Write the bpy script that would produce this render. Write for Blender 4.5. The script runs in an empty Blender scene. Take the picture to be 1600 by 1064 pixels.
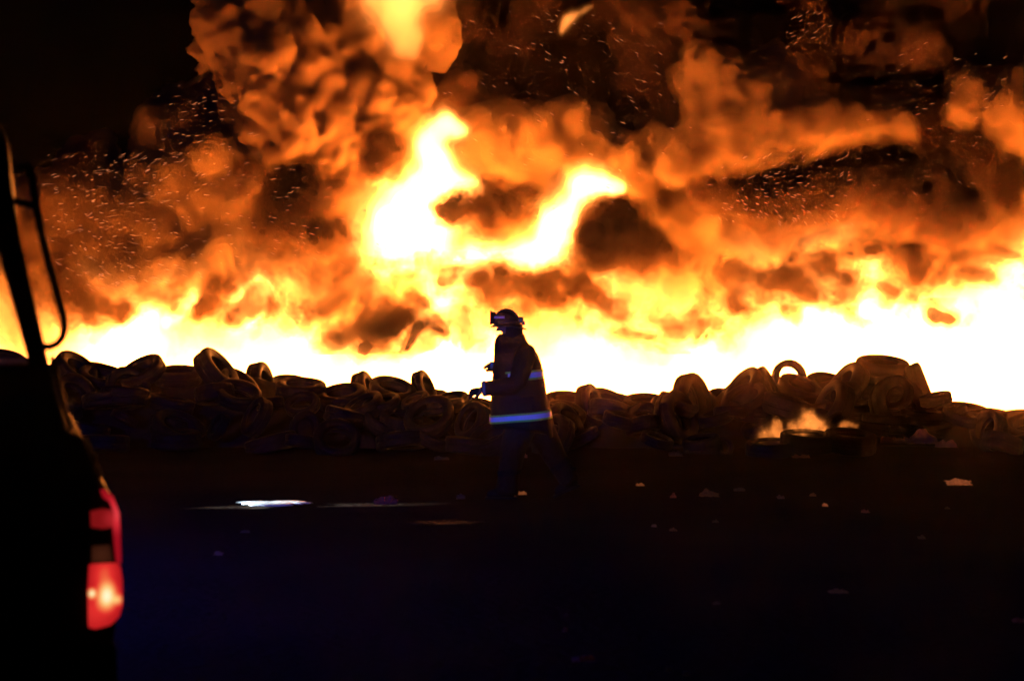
import bpy, bmesh, math, random
import numpy as np
from mathutils import Vector, Matrix, Quaternion

random.seed(11)
S = bpy.context.scene
COL = S.collection

# ------------------------------------------------------------------ camera
FPX = 2222.0                    # focal length in pixels of a 1600 px wide frame (50 mm lens)
EYE = 1.55
cam_d = bpy.data.cameras.new('camera')
cam_d.lens = 50.0
cam_d.sensor_width = 36.0
cam_d.clip_start = 0.1
cam_d.clip_end = 1500
cam_d.dof.use_dof = True
cam_d.dof.focus_distance = 23.0
cam_d.dof.aperture_fstop = 2.0
cam_o = bpy.data.objects.new('camera', cam_d)
COL.objects.link(cam_o)
cam_o.location = (0, 0, EYE)
cam_o.rotation_euler = (math.radians(90), 0, 0)
S.camera = cam_o

# ------------------------------------------------------------------ world: clear night sky
w = bpy.data.worlds.new('World')
S.world = w
w.use_nodes = True
nt = w.node_tree
bg = nt.nodes['Background']
sky = nt.nodes.new('ShaderNodeTexSky')
sky.sky_type = 'NISHITA'
sky.sun_disc = False
sky.sun_elevation = math.radians(-4)
sky.sun_rotation = math.radians(200)
mul = nt.nodes.new('ShaderNodeMix'); mul.data_type = 'RGBA'; mul.blend_type = 'MULTIPLY'
mul.inputs[0].default_value = 1.0
mul.inputs[7].default_value = (0.9, 0.42, 0.10, 1)      # smoke glow put into the sky tint
nt.links.new(sky.outputs[0], mul.inputs[6])
nt.links.new(mul.outputs[2], bg.inputs[0])
bg.inputs[1].default_value = 0.05

# ------------------------------------------------------------------ renderer
S.view_settings.view_transform = 'Standard'
S.view_settings.look = 'None'
S.view_settings.exposure = 0.0
S.view_settings.gamma = 1.0
cy = S.cycles
cy.max_bounces = 6
cy.diffuse_bounces = 2
cy.glossy_bounces = 2
cy.transmission_bounces = 4
cy.volume_bounces = 1
cy.transparent_max_bounces = 256
cy.sample_clamp_indirect = 10
cy.use_denoising = True
cy.denoiser = 'OPENIMAGEDENOISE'
cy.use_adaptive_sampling = True
cy.adaptive_threshold = 0.012

# ------------------------------------------------------------------ helpers
def at(px, py, d):
    """a picture direction and a distance -> a place in the world"""
    return Vector(((px - 800.0) / FPX * d, d, EYE - (py - 532.0) / FPX * d))

def link(o):
    COL.objects.link(o)
    return o

def tag(o, label=None, cat=None, group=None, kind=None):
    if label: o['label'] = label
    if cat: o['category'] = cat
    if group: o['group'] = group
    if kind: o['kind'] = kind
    return o

def empty(name, loc, label, cat, group=None):
    o = link(bpy.data.objects.new(name, None))
    o.location = loc
    o.empty_display_size = 0.2
    return tag(o, label, cat, group)

def mesh_obj(name, bm, mat, parent=None, smooth=True, kids=True):
    me = bpy.data.meshes.new(name)
    bmesh.ops.recalc_face_normals(bm, faces=bm.faces[:])
    bm.to_mesh(me); bm.free()
    if smooth:
        for p in me.polygons: p.use_smooth = True
    if mat: me.materials.append(mat)
    o = link(bpy.data.objects.new(name, me))
    if parent: o.parent = parent
    return o

def sharp(o, deg=35):
    me = o.data
    me.set_sharp_from_angle(angle=math.radians(deg))
    return o

def add_box(bm, c, s, rot=None, bevel=0.0):
    r = bmesh.ops.create_cube(bm, size=1.0)
    M = Matrix.Translation(c) @ (rot.to_4x4() if rot is not None else Matrix.Identity(4)) @ Matrix.Diagonal((*s, 1))
    bmesh.ops.transform(bm, matrix=M, verts=r['verts'])
    if bevel > 0:
        es = list({e for v in r['verts'] for e in v.link_edges})
        bmesh.ops.bevel(bm, geom=es, offset=bevel, segments=2, affect='EDGES', profile=0.7)

def add_tube(bm, pts, r, seg=10, cap=True):
    """a tube through pts; r a number or one radius per point"""
    pts = [Vector(p) for p in pts]
    n = len(pts)
    rs = r if isinstance(r, (list, tuple)) else [r] * n
    rings = []
    up = None
    for i, p in enumerate(pts):
        t = (pts[min(i + 1, n - 1)] - pts[max(i - 1, 0)]).normalized()
        if up is None:
            up = Vector((0, 0, 1)) if abs(t.z) < 0.9 else Vector((1, 0, 0))
        a = t.cross(up).normalized(); b = a.cross(t).normalized(); up = b
        rings.append([bm.verts.new(p + (a * math.cos(k * 2 * math.pi / seg) + b * math.sin(k * 2 * math.pi / seg)) * rs[i]) for k in range(seg)])
    for i in range(n - 1):
        for k in range(seg):
            bm.faces.new((rings[i][k], rings[i][(k + 1) % seg], rings[i + 1][(k + 1) % seg], rings[i + 1][k]))
    if cap:
        bm.faces.new(rings[0][::-1]); bm.faces.new(rings[-1])

def add_loft(bm, rings, cap=True):
    vs = [[bm.verts.new(p) for p in r] for r in rings]
    n = len(vs[0])
    for i in range(len(vs) - 1):
        for k in range(n):
            bm.faces.new((vs[i][k], vs[i][(k + 1) % n], vs[i + 1][(k + 1) % n], vs[i + 1][k]))
    if cap:
        bm.faces.new(vs[0][::-1]); bm.faces.new(vs[-1])
    return vs

def add_prism(bm, poly, y0, y1):
    """poly: (x,z) outline pushed from y0 to y1"""
    a = [bm.verts.new((x, y0, z)) for x, z in poly]
    b = [bm.verts.new((x, y1, z)) for x, z in poly]
    n = len(poly)
    bm.faces.new(a); bm.faces.new(b[::-1])
    for i in range(n):
        bm.faces.new((a[i], b[i], b[(i + 1) % n], a[(i + 1) % n]))

# ------------------------------------------------------------------ materials
def mat_base(name):
    m = bpy.data.materials.new(name); m.use_nodes = True
    return m, m.node_tree, m.node_tree.nodes['Principled BSDF']

def mat_solid(name, col, rough=0.6, metal=0.0, spec=0.5, var=0.3, scale=8.0, bump=0.0, bscale=40.0):
    m, t, b = mat_base(name)
    b.inputs['Roughness'].default_value = rough
    b.inputs['Metallic'].default_value = metal
    b.inputs['Specular IOR Level'].default_value = spec
    tc = t.nodes.new('ShaderNodeTexCoord')
    nz = t.nodes.new('ShaderNodeTexNoise'); nz.inputs['Scale'].default_value = scale; nz.inputs['Detail'].default_value = 5
    t.links.new(tc.outputs['Object'], nz.inputs['Vector'])
    mx = t.nodes.new('ShaderNodeMix'); mx.data_type = 'RGBA'
    mx.inputs[6].default_value = (*[c * (1 - var) for c in col], 1)
    mx.inputs[7].default_value = (*[min(1, c * (1 + var)) for c in col], 1)
    t.links.new(nz.outputs['Fac'], mx.inputs[0])
    t.links.new(mx.outputs[2], b.inputs['Base Color'])
    if bump:
        n2 = t.nodes.new('ShaderNodeTexNoise'); n2.inputs['Scale'].default_value = bscale; n2.inputs['Detail'].default_value = 6
        t.links.new(tc.outputs['Object'], n2.inputs['Vector'])
        bp = t.nodes.new('ShaderNodeBump'); bp.inputs['Strength'].default_value = bump; bp.inputs['Distance'].default_value = 0.02
        t.links.new(n2.outputs['Fac'], bp.inputs['Height'])
        t.links.new(bp.outputs['Normal'], b.inputs['Normal'])
    return m

def mat_emit(name, col, strength):
    m = bpy.data.materials.new(name); m.use_nodes = True
    t = m.node_tree; t.nodes.clear()
    o = t.nodes.new('ShaderNodeOutputMaterial'); e = t.nodes.new('ShaderNodeEmission')
    e.inputs[0].default_value = (*col, 1); e.inputs[1].default_value = strength
    t.links.new(e.outputs[0], o.inputs[0])
    return m

FIRE = (1.0, 0.27, 0.045)

def mat_gas(name, scatter=0.0, albedo=(0.6, 0.55, 0.5), aniso=0.2, emit=0.0, ecol=FIRE, skin=0.02):
    """even gas inside a closed surface: soot that scatters light, or burning gas that gives it off"""
    m = bpy.data.materials.new(name); m.use_nodes = True
    t = m.node_tree; t.nodes.clear()
    o = t.nodes.new('ShaderNodeOutputMaterial')
    v = t.nodes.new('ShaderNodeVolumePrincipled')
    v.inputs['Color'].default_value = (*albedo, 1)
    v.inputs['Density'].default_value = scatter
    v.inputs['Anisotropy'].default_value = aniso
    v.inputs['Emission Strength'].default_value = emit
    v.inputs['Emission Color'].default_value = (*ecol, 1)
    t.links.new(v.outputs[0], o.inputs['Volume'])
    if skin <= 0: return m
    tr = t.nodes.new('ShaderNodeBsdfTransparent')
    df = t.nodes.new('ShaderNodeBsdfDiffuse'); df.inputs[0].default_value = (*albedo, 1)
    mx = t.nodes.new('ShaderNodeMixShader'); mx.inputs[0].default_value = skin
    t.links.new(tr.outputs[0], mx.inputs[1]); t.links.new(df.outputs[0], mx.inputs[2])
    t.links.new(mx.outputs[0], o.inputs['Surface'])
    return m

# ------------------------------------------------------------------ gas shapes: fields on a grid -> closed meshes
_rng = np.random.default_rng(5)
_G = _rng.normal(size=(32, 32, 32, 3)).astype(np.float32)
_G /= np.linalg.norm(_G, axis=-1, keepdims=True)
_G = _G.reshape(-1, 3)

def perlin(P):
    """gradient noise, about -0.7..0.7, at points P (N,3)"""
    i = np.floor(P).astype(np.int32)
    f = (P - i).astype(np.float32)
    u = f * f * f * (f * (f * 6 - 15) + 10)
    i0 = i & 31; i1 = (i + 1) & 31
    out = 0
    for cx in (0, 1):
        ix = (i1 if cx else i0)[:, 0] * 1024
        wx = u[:, 0] if cx else 1 - u[:, 0]
        for c_y in (0, 1):
            iy = ix + (i1 if c_y else i0)[:, 1] * 32
            wy = wx * (u[:, 1] if c_y else 1 - u[:, 1])
            for cz in (0, 1):
                g = _G[iy + (i1 if cz else i0)[:, 2]]
                d = g[:, 0] * (f[:, 0] - cx) + g[:, 1] * (f[:, 1] - c_y) + g[:, 2] * (f[:, 2] - cz)
                out = out + d * wy * (u[:, 2] if cz else 1 - u[:, 2])
    return out

def fbm(P, octs=3, gain=0.5):
    s, a = 0, 1.0
    for k in range(octs):
        s = s + a * perlin(P * (2.0 ** k) + 17.3 * k)
        a *= gain
    return s

def billow(P, octs=3, gain=0.5):
    """cauliflower: round bumps with sharp creases, about 0..1"""
    s, a = 0, 1.0
    for k in range(octs):
        s = s + a * np.abs(perlin(P * (2.03 ** k) + 9.1 * k)) * 1.6
        a *= gain
    return s

def surface_nets(F, org, h):
    """closed mesh of F > 0"""
    F = np.pad(F, 1, constant_values=-1.0).astype(np.float32)
    org = np.asarray(org, np.float64) - h
    nx, ny, nz = F.shape
    s = F > 0
    c = np.zeros((nx - 1, ny - 1, nz - 1), np.int8)
    for a in (0, 1):
        for b in (0, 1):
            for d in (0, 1):
                c += s[a:nx - 1 + a, b:ny - 1 + b, d:nz - 1 + d]
    cells = np.argwhere((c > 0) & (c < 8))
    idx = -np.ones(c.shape, np.int64)
    idx[tuple(cells.T)] = np.arange(len(cells))
    acc = np.zeros((len(cells), 3)); cnt = np.zeros(len(cells))
    corners = [(a, b, d) for a in (0, 1) for b in (0, 1) for d in (0, 1)]
    for p in corners:
        for ax in range(3):
            if p[ax]: continue
            q = list(p); q[ax] = 1
            f0 = F[tuple((cells + p).T)]; f1 = F[tuple((cells + q).T)]
            m = (f0 > 0) != (f1 > 0)
            t = np.where(m, f0 / np.where(m, f0 - f1, 1), 0)
            pos = np.tile(np.array(p, float), (len(cells), 1)); pos[:, ax] += t
            acc[m] += pos[m]; cnt[m] += 1
    V = (cells + acc / cnt[:, None]) * h + org
    quads = []
    for ax in range(3):
        sl0 = [slice(None)] * 3; sl1 = [slice(None)] * 3
        sl0[ax] = slice(0, -1); sl1[ax] = slice(1, None)
        a0 = s[tuple(sl0)]; a1 = s[tuple(sl1)]
        e = np.argwhere(a0 != a1)
        o1, o2 = [k for k in range(3) if k != ax]
        flip = a0[tuple(e.T)]
        def cell(d1, d2):
            k = e.copy(); k[:, o1] -= d1; k[:, o2] -= d2
            return idx[tuple(k.T)]
        q = np.stack([cell(1, 1), cell(0, 1), cell(0, 0), cell(1, 0)], 1)
        if ax == 1: flip = ~flip
        q[~flip] = q[~flip][:, ::-1]
        quads.append(q)
    return V, np.concatenate(quads)

def biggest(V, Q):
    """only the largest connected piece of a mesh"""
    lab = np.arange(len(V))
    while True:
        m = lab[Q].min(1); new = lab.copy()
        for k in range(4): np.minimum.at(new, Q[:, k], m)
        new = new[new]
        if (new == lab).all(): break
        lab = new
    u, c = np.unique(lab, return_counts=True)
    keep = lab == u[c.argmax()]
    idx = np.cumsum(keep) - 1
    return V[keep], idx[Q[keep[Q[:, 0]]]]

def gas_mesh(name, F, org, h, mat, parent=None, whole=True):
    V, Q = surface_nets(F, org, h)
    if not whole: V, Q = biggest(V, Q)
    me = bpy.data.meshes.new(name)
    me.vertices.add(len(V)); me.vertices.foreach_set('co', V.astype(np.float32).ravel())
    me.loops.add(len(Q) * 4); me.loops.foreach_set('vertex_index', Q.astype(np.int32).ravel())
    me.polygons.add(len(Q))
    me.polygons.foreach_set('loop_start', np.arange(0, len(Q) * 4, 4, dtype=np.int32))
    me.polygons.foreach_set('loop_total', np.full(len(Q), 4, np.int32))
    me.polygons.foreach_set('use_smooth', np.ones(len(Q), bool))
    me.update(calc_edges=True); me.validate()
    me.materials.append(mat)
    o = link(bpy.data.objects.new(name, me))
    if parent: o.parent = parent
    return o

def grid(lo, hi, h):
    n = [max(4, int(round((b - a) / h))) for a, b in zip(lo, hi)]
    ax = [lo[k] + (np.arange(n[k]) + 0.5) * h for k in range(3)]
    X, Y, Z = np.meshgrid(*ax, indexing='ij')
    return n, np.stack([X.ravel(), Y.ravel(), Z.ravel()], 1).astype(np.float32), (ax[0][0], ax[1][0], ax[2][0])

def puff_field(P, puffs, k=0.35):
    """smooth union of balls (x,y,z,rx,ry,rz): a distance-like field, positive inside"""
    best = None
    for (x, y, z, rx, ry, rz) in puffs:
        q = (P - np.array((x, y, z), np.float32)) / np.array((rx, ry, rz), np.float32)
        l = np.sqrt((q * q).sum(1)) + 1e-6
        m = min(rx, ry, rz)
        d = (1 - l) * m
        if best is None: best = d
        else:
            hh = np.clip(0.5 + 0.5 * (best - d) / k, 0, 1)
            best = d * (1 - hh) + best * hh + k * hh * (1 - hh)
    return best

def bounds(puffs, pad):
    a = np.array([[x - rx, y - ry, z - rz] for x, y, z, rx, ry, rz in puffs]).min(0) - pad
    b = np.array([[x + rx, y + ry, z + rz] for x, y, z, rx, ry, rz in puffs]).max(0) + pad
    a[2] = max(a[2], -0.05)
    return a, b

def pix_puffs(lst):
    """(px, py, distance, radius px across, radius px high, depth m) -> world puffs"""
    out = []
    for px, py, d, rx, ry, ty in lst:
        c = at(px, py, d); s = d / FPX
        out.append((c.x, c.y, c.z, rx * s, ty, ry * s))
    return out

def smoke(name, lst, mat, label, h=0.12, amp=0.55, freq=0.55, octs=4, gain=0.5, warp=0.5, k=0.5, seed=0.0, bias=0.0, soft=None, whole=True):
    puffs = pix_puffs(lst)
    lo, hi = bounds(puffs, amp * 0.8)
    n, P, org = grid(lo, hi, h)
    W = P + seed
    w1 = np.stack([fbm(W * 0.42 + s0, 2) for s0 in (0, 31.7, 57.1)], 1)
    Q = P + warp * w1
    F = puff_field(Q, puffs, k)
    near = np.abs(F) < amp * 2.0
    D = np.zeros(len(P), np.float32)
    Wn = W[near] + 0.6 * warp * w1[near]
    Wn = Wn + 0.30 / freq * 0.6 * np.stack([fbm(Wn * freq * 1.1 + s0, 2) for s0 in (3.3, 41.7, 77.1)], 1)
    D[near] = amp * (billow(Wn * freq, octs, gain) - 0.6)
    F = (F + D + bias).reshape(n)
    o = gas_mesh(name, F + (soft[0][0] if soft else 0), org, h, soft[0][1] if soft else mat, None, whole)
    for lev, m in (soft[1:] if soft else ()):
        gas_mesh('smoke_core', F + lev, org, h, m, o)
    return tag(o, label, 'smoke', None, 'stuff')

def balls(puffs, kids, grand, seed, ratio=(.52, .46), yflat=.8):
    """cauliflower heads: balls on balls on balls, as (x, y, z, r)"""
    r = random.Random(seed)
    out = []
    def spread(c, R, n, lev):
        for i in range(n):
            z = 1 - 2 * (i + .5) / n; a = 2.39996 * i + r.uniform(0, .9)
            s = math.sqrt(max(0, 1 - z * z)); v = (s * math.cos(a), s * math.sin(a), z)
            if v[1] > .45: continue                     # nothing on the far side
            q = R * (ratio[lev] * r.uniform(.5, 1.35))
            p = tuple(c[k] + v[k] * (R3[k] if lev == 0 else R) * r.uniform(.80, 1.06) for k in range(3))
            out.append((*p, q))
            if lev == 0 and grand: spread(p, q, grand, 1)
    for x, y, z, rx, ry, rz in puffs:
        R = min(rx, rz); R3 = (rx, ry * yflat, rz)
        m = max(1, int(round(max(rx, rz) / R)))
        for k in range(m):
            t = (k + .5) / m - .5
            out.append((x + (2 * (rx - R) * t if rx > rz else 0), y, z + (2 * (rz - R) * t if rz > rx else 0), R * .92))
        spread((x, y, z), R, kids, 0)
    return out

def cauli(name, lst, mat, label, h=0.07, kids=17, grand=9, k=.035, amp=.17, freq=2.1, seed=1, soft=None, lump=.25, near=2.3):
    puffs = pix_puffs([(a, b, c - near, d, e, f) for a, b, c, d, e, f in lst])
    B = balls(puffs, kids, grand, seed)
    A = np.array(B)
    lo = (A[:, :3] - A[:, 3:]).min(0) - .35; hi = (A[:, :3] + A[:, 3:]).max(0) + .35
    lo[2] = max(lo[2], .05)
    n, P, org = grid(lo, hi, h)
    F = np.full(n, -3.0, np.float32)
    ax = [org[j] + np.arange(n[j]) * h for j in range(3)]
    for x, y, z, r in sorted(B, key=lambda b: -b[3]):
        m = r + .4
        sl = []
        for j, c in enumerate((x, y, z)):
            a = max(0, int((c - m - org[j]) / h)); b = min(n[j], int((c + m - org[j]) / h) + 2)
            sl.append(slice(a, b))
        if any(s.stop - s.start < 2 for s in sl): continue
        s = tuple(sl)
        d = r - np.sqrt((ax[0][sl[0]] - x)[:, None, None] ** 2 + (ax[1][sl[1]] - y)[None, :, None] ** 2 + (ax[2][sl[2]] - z)[None, None, :] ** 2).astype(np.float32)
        f = F[s]
        t = np.clip(.5 + .5 * (f - d) / k, 0, 1)
        F[s] = d * (1 - t) + f * t + k * t * (1 - t)
    F = F.ravel()
    nb = np.abs(F) < .8
    W = P[nb] + seed * 3.1
    F[nb] += amp * (fbm(W * freq, 4, .6) + 0.5 * (billow(W * freq * .7, 3, .55) - .5)) + lump * fbm(W * .4 + 7, 2)
    del W
    F = F.reshape(n)
    o = gas_mesh(name, F + (soft[0][0] if soft else 0), org, h, soft[0][1] if soft else mat)
    for lev, m in (soft[1:] if soft else ()):
        gas_mesh('smoke_core', F + lev, org, h, m, o)
    return tag(o, label, 'smoke', None, 'stuff')
# ------------------------------------------------------------------ flames
def chain(path, d, dep=1.0):
    """(px,py,r) way points -> overlapping balls"""
    out = []
    for (a, b) in zip(path[:-1], path[1:]):
        n = max(2, int(math.hypot(b[0] - a[0], b[1] - a[1]) / (0.5 * min(a[2], b[2]) + 4)))
        for i in range(n):
            t = i / n
            out.append([a[j] + (b[j] - a[j]) * t for j in range(3)])
    out.append(list(path[-1]))
    return [(p[0], p[1], d, p[2], p[2], p[2] * d / FPX * dep) for p in out]

def layers(name, F, org, h, levels, parent=None, whole=True):
    """burning gas: nested closed shells, each adding its own glow, from the dim outer gas to the hot heart"""
    first = None
    for k, (lev, eps) in enumerate(levels):
        G = F - lev
        if not (G > 0).any(): break
        o = gas_mesh(name if first is None else 'hot_core', G, org, h, mat_gas('burning gas %.2f' % eps, emit=eps, skin=0.003 if first is None else 0), parent if first is None else first, whole)
        if first is None: first = o
    return first

def flame(name, lists, label, gain=1.0, h=0.07, amp=0.55, freq=0.9, group=None, seed=0.0, stretch=0.6, pad=1.7, warp=0.4, octs=4):
    puffs = pix_puffs(lists)
    big = [(x, y, z, rx * pad, ry * pad, rz * pad) for x, y, z, rx, ry, rz in puffs]
    lo, hi = bounds(big, 0.25)
    n, P, org = grid(lo, hi, h)
    W = (P + seed) * np.array((1, 1, stretch), np.float32)
    Q = P + warp / freq * 0.6 * np.stack([fbm(W * 0.8 * freq + s0, 3) for s0 in (5.1, 37.7, 59.1)], 1)
    best = None
    for (x, y, z, rx, ry, rz) in puffs:
        q = (Q - np.array((x, y, z), np.float32)) / np.array((rx, ry, rz), np.float32)
        d = 1 - np.sqrt((q * q).sum(1))
        best = d if best is None else np.maximum(best, d) + 0.12 * np.exp(-((best - d) / 0.25) ** 2)
    F = best + amp * (fbm(W * freq * 1.1 + 3, octs, 0.6) - 0.35 * np.abs(perlin(W * freq * 2.3)))
    e = np.minimum(np.minimum(P - np.array(lo, np.float32), np.array(hi, np.float32) - P).min(1) / 0.2, 1)
    F = np.where(e < 1, np.minimum(F, -0.7 + 0.5 * e), F)
    F = F.reshape(n)
    o = layers(name, F, org, h, [(-.62, .12 * gain), (-.38, .3 * gain), (-.16, 1.0 * gain), (.04, 3 * gain), (.22, 8 * gain), (.42, 14 * gain)], whole=False)
    return tag(o, label, 'flame', group)

def fire_wall():
    """the burning front behind the berm: a sheet of burning gas, thick at its foot and torn thin at its top"""
    h = 0.10
    lo = (-13.5, 29.0, 0.0); hi = (13.8, 36.0, 5.2)
    n, P, org = grid(lo, hi, h)
    X, Y, Z = P.T
    W = P * np.array((1, 1, 0.6), np.float32)
    q = P + 0.5 * np.stack([fbm(W * 0.7 + s0, 2) for s0 in (2.2, 29.7, 61.1)], 1)
    # the height of the body of the fire along the line (world x at 32 m)
    kx = np.array([-13.5, -11.6, -10.6, -9.8, -8.6, -7.6, -6.5, -5.6, -4.5, -3.0, -1.6, -0.6, 0.8, 2.0, 3.5, 5.0, 6.3, 7.6, 8.8, 9.8, 10.8, 11.8, 13.8])
    kz = np.array([1.10, 1.05, 0.90, 1.00, 1.45, 1.30, 1.40, 1.45, 1.40, 1.35, 1.50, 1.50, 1.60, 1.75, 1.75, 1.60, 1.95, 2.30, 2.30, 1.65, 1.60, 1.90, 2.00])
    zb = np.interp(q[:, 0], kx, kz) - 0.1
    nz = fbm(W * 0.7 + 11, 4, 0.58) + 0.5 * (billow(W * 1.1 + 5, 3) - 0.5)
    up = (q[:, 2] - zb) / 0.62                       # 0 at the shoulder of the fire, grows upward
    y0 = 32.3 + 0.7 * perlin(P * np.array((0.3, 0, 0.4), np.float32) + 3.3)
    F = 1.0 - up * 0.58 + 1.45 * nz - (np.abs(Y - y0) / 1.75) ** 2
    F = np.minimum(F, (4.9 - Z) * 2); F = np.minimum(F, (2.9 - np.abs(Y - 32.4)) * 3)
    F = F.reshape(n)
    o = layers('fire', F, org, h, [(-1.0, .10), (-.6, .2), (-.2, .5), (.2, 1.4), (.62, 3.5), (1.05, 6)])
    tag(o, 'white-hot wall of fire burning along the whole ground behind the tyre berm', 'fire', None, 'stuff')

fire_wall()

# tall flames that stand out of the wall
def tall_flame(label, path, d, gain=1.0, seed=0.0, extra=(), amp=0.55, dep=1.0, group=None, freq=0.9):
    return flame('flame', [q for p in (path, *extra) for q in chain(p, d, dep)], label, gain, seed=seed, amp=amp, group=group, freq=freq)

G_TALL = 'tall flames standing out of the fire'
tall_flame('tallest white flame rising in a crooked column above the firefighter',
           [(690, 620, 62), (690, 540, 48), (698, 470, 40), (714, 420, 34)], 32.5, 1.5, seed=3, group=G_TALL, amp=.5,
           extra=([(665, 425, 32), (640, 370, 60), (604, 345, 44)], [(640, 360, 62), (666, 310, 52), (684, 262, 34), (660, 226, 26), (690, 196, 24), (718, 206, 15)],
                  [(668, 310, 46), (715, 290, 26), (750, 290, 15)]))
tall_flame('white flame branching up to the right behind the round dark smoke ball',
           [(705, 430, 36), (750, 400, 33), (800, 398, 29), (850, 388, 36), (870, 362, 38), (884, 325, 26), (905, 292, 30), (935, 292, 20), (968, 297, 12)], 33, 1.9, seed=8, freq=1.1, group=G_TALL, amp=.5)
tall_flame('broad white flame hump over the tyres on the right side', [(1230, 540, 40), (1300, 480, 55), (1345, 440, 40), (1366, 405, 16)], 31.8, 0.7, seed=14, group=G_TALL,
           extra=([(1340, 520, 75), (1420, 510, 60), (1450, 560, 50)],))
tall_flame('bright flame bank at the right edge of the fire', [(1470, 560, 60), (1540, 520, 75), (1590, 460, 60), (1640, 420, 50)], 31.5, 0.7, seed=21, group=G_TALL)
tall_flame('small white flame peak above the crest on the left', [(190, 545, 42), (212, 515, 38), (226, 488, 24)], 32, 1.8, seed=25, freq=1.4, group=G_TALL)
tall_flame('slim leaning white flame left of the centre column', [(372, 502, 24), (390, 478, 30), (406, 452, 24)], 31.4, 2.4, seed=31, freq=1.8, group=G_TALL)
tall_flame('smallest twin-tipped flame between the two left flames', [(262, 500, 16), (284, 488, 16), (298, 470, 18)], 31.4, 2.8, seed=37, freq=2.0, group=G_TALL)
tall_flame('orange flame tongue hanging high at the top edge of the smoke', [(590, -30, 40), (612, 15, 42), (632, 58, 24), (644, 88, 11)], 33.2, 0.13, seed=41, group=G_TALL, extra=([(620, 5, 40), (668, -15, 34)],))
tall_flame('small curled orange flame in the black smoke overhead', [(880, 50, 8), (888, 36, 11), (905, 18, 8), (925, 8, 6)], 36, 0.22, seed=47, freq=1.8, group=G_TALL)

# low emissive shapes standing in for bright pale patches in front of the berm
G_LOW = 'low glow shapes at the foot of the berm'
for lab, pth in (
        ('larger pointed glow shape beside the stacked tyres', [(1240, 668, 12), (1262, 664, 17), (1285, 668, 12), (1264, 652, 13), (1258, 641, 6)]),
        ('rounded glow shape left of the pointed one', [(1190, 680, 10), (1204, 676, 14), (1222, 680, 9), (1212, 668, 10), (1216, 661, 5)]),
        ('tiny glow shape right of the pointed one', [(1314, 668, 7), (1325, 664, 7), (1338, 665, 5)]),
        ('thin low glow shape under the pointed one', [(1280, 680, 5), (1296, 678, 7), (1308, 679, 5)])):
    flame('ground_glow', chain(pth, 19.35, 1.0), lab, .22, h=0.014, amp=0.75, freq=6.0, group=G_LOW, stretch=0.7, pad=1.4)

# ------------------------------------------------------------------ smoke
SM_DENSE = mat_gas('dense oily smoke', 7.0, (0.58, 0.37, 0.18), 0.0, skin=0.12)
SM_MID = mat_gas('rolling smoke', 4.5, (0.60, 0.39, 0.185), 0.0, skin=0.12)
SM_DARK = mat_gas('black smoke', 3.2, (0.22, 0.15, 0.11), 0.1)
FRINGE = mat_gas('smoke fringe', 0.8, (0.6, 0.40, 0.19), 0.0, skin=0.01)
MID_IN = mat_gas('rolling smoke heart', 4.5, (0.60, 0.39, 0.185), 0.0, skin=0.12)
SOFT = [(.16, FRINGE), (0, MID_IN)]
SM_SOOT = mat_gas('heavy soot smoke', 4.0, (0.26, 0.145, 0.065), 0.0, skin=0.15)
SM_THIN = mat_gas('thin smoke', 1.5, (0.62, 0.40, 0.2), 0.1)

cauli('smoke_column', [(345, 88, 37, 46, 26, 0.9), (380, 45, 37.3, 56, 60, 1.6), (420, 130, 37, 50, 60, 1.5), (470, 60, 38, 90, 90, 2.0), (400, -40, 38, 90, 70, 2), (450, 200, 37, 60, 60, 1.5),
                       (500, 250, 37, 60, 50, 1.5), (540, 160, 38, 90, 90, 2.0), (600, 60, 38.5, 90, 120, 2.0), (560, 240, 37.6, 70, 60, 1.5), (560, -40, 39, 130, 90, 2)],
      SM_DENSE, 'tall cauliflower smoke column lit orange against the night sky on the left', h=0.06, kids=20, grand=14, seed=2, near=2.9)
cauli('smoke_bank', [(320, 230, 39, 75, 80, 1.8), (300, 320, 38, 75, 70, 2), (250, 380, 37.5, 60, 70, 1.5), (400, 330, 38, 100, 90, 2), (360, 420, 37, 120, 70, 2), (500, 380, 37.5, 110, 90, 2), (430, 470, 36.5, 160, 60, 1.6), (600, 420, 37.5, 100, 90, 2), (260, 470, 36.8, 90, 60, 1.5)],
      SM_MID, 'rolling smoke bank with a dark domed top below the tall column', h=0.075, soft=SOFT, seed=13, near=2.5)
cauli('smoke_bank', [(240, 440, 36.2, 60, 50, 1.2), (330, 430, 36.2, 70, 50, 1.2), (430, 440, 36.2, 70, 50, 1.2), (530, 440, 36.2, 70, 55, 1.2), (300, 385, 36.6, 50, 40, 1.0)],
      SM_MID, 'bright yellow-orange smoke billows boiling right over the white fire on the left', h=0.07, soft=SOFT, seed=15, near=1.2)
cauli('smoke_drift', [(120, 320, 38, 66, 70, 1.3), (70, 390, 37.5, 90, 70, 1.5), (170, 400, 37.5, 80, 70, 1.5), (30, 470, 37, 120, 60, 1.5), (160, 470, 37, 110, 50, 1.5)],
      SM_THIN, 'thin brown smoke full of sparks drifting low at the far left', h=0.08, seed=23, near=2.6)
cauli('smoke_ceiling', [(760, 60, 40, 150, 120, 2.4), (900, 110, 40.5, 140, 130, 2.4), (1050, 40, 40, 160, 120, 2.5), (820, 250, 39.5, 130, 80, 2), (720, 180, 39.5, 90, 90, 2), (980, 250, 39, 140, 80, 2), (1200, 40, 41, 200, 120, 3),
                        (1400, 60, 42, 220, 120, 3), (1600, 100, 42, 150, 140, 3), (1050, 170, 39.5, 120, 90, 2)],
      SM_SOOT, 'heavy dark smoke ceiling hanging over the middle and right of the fire', h=0.10, kids=16, grand=9, seed=37)
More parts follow.
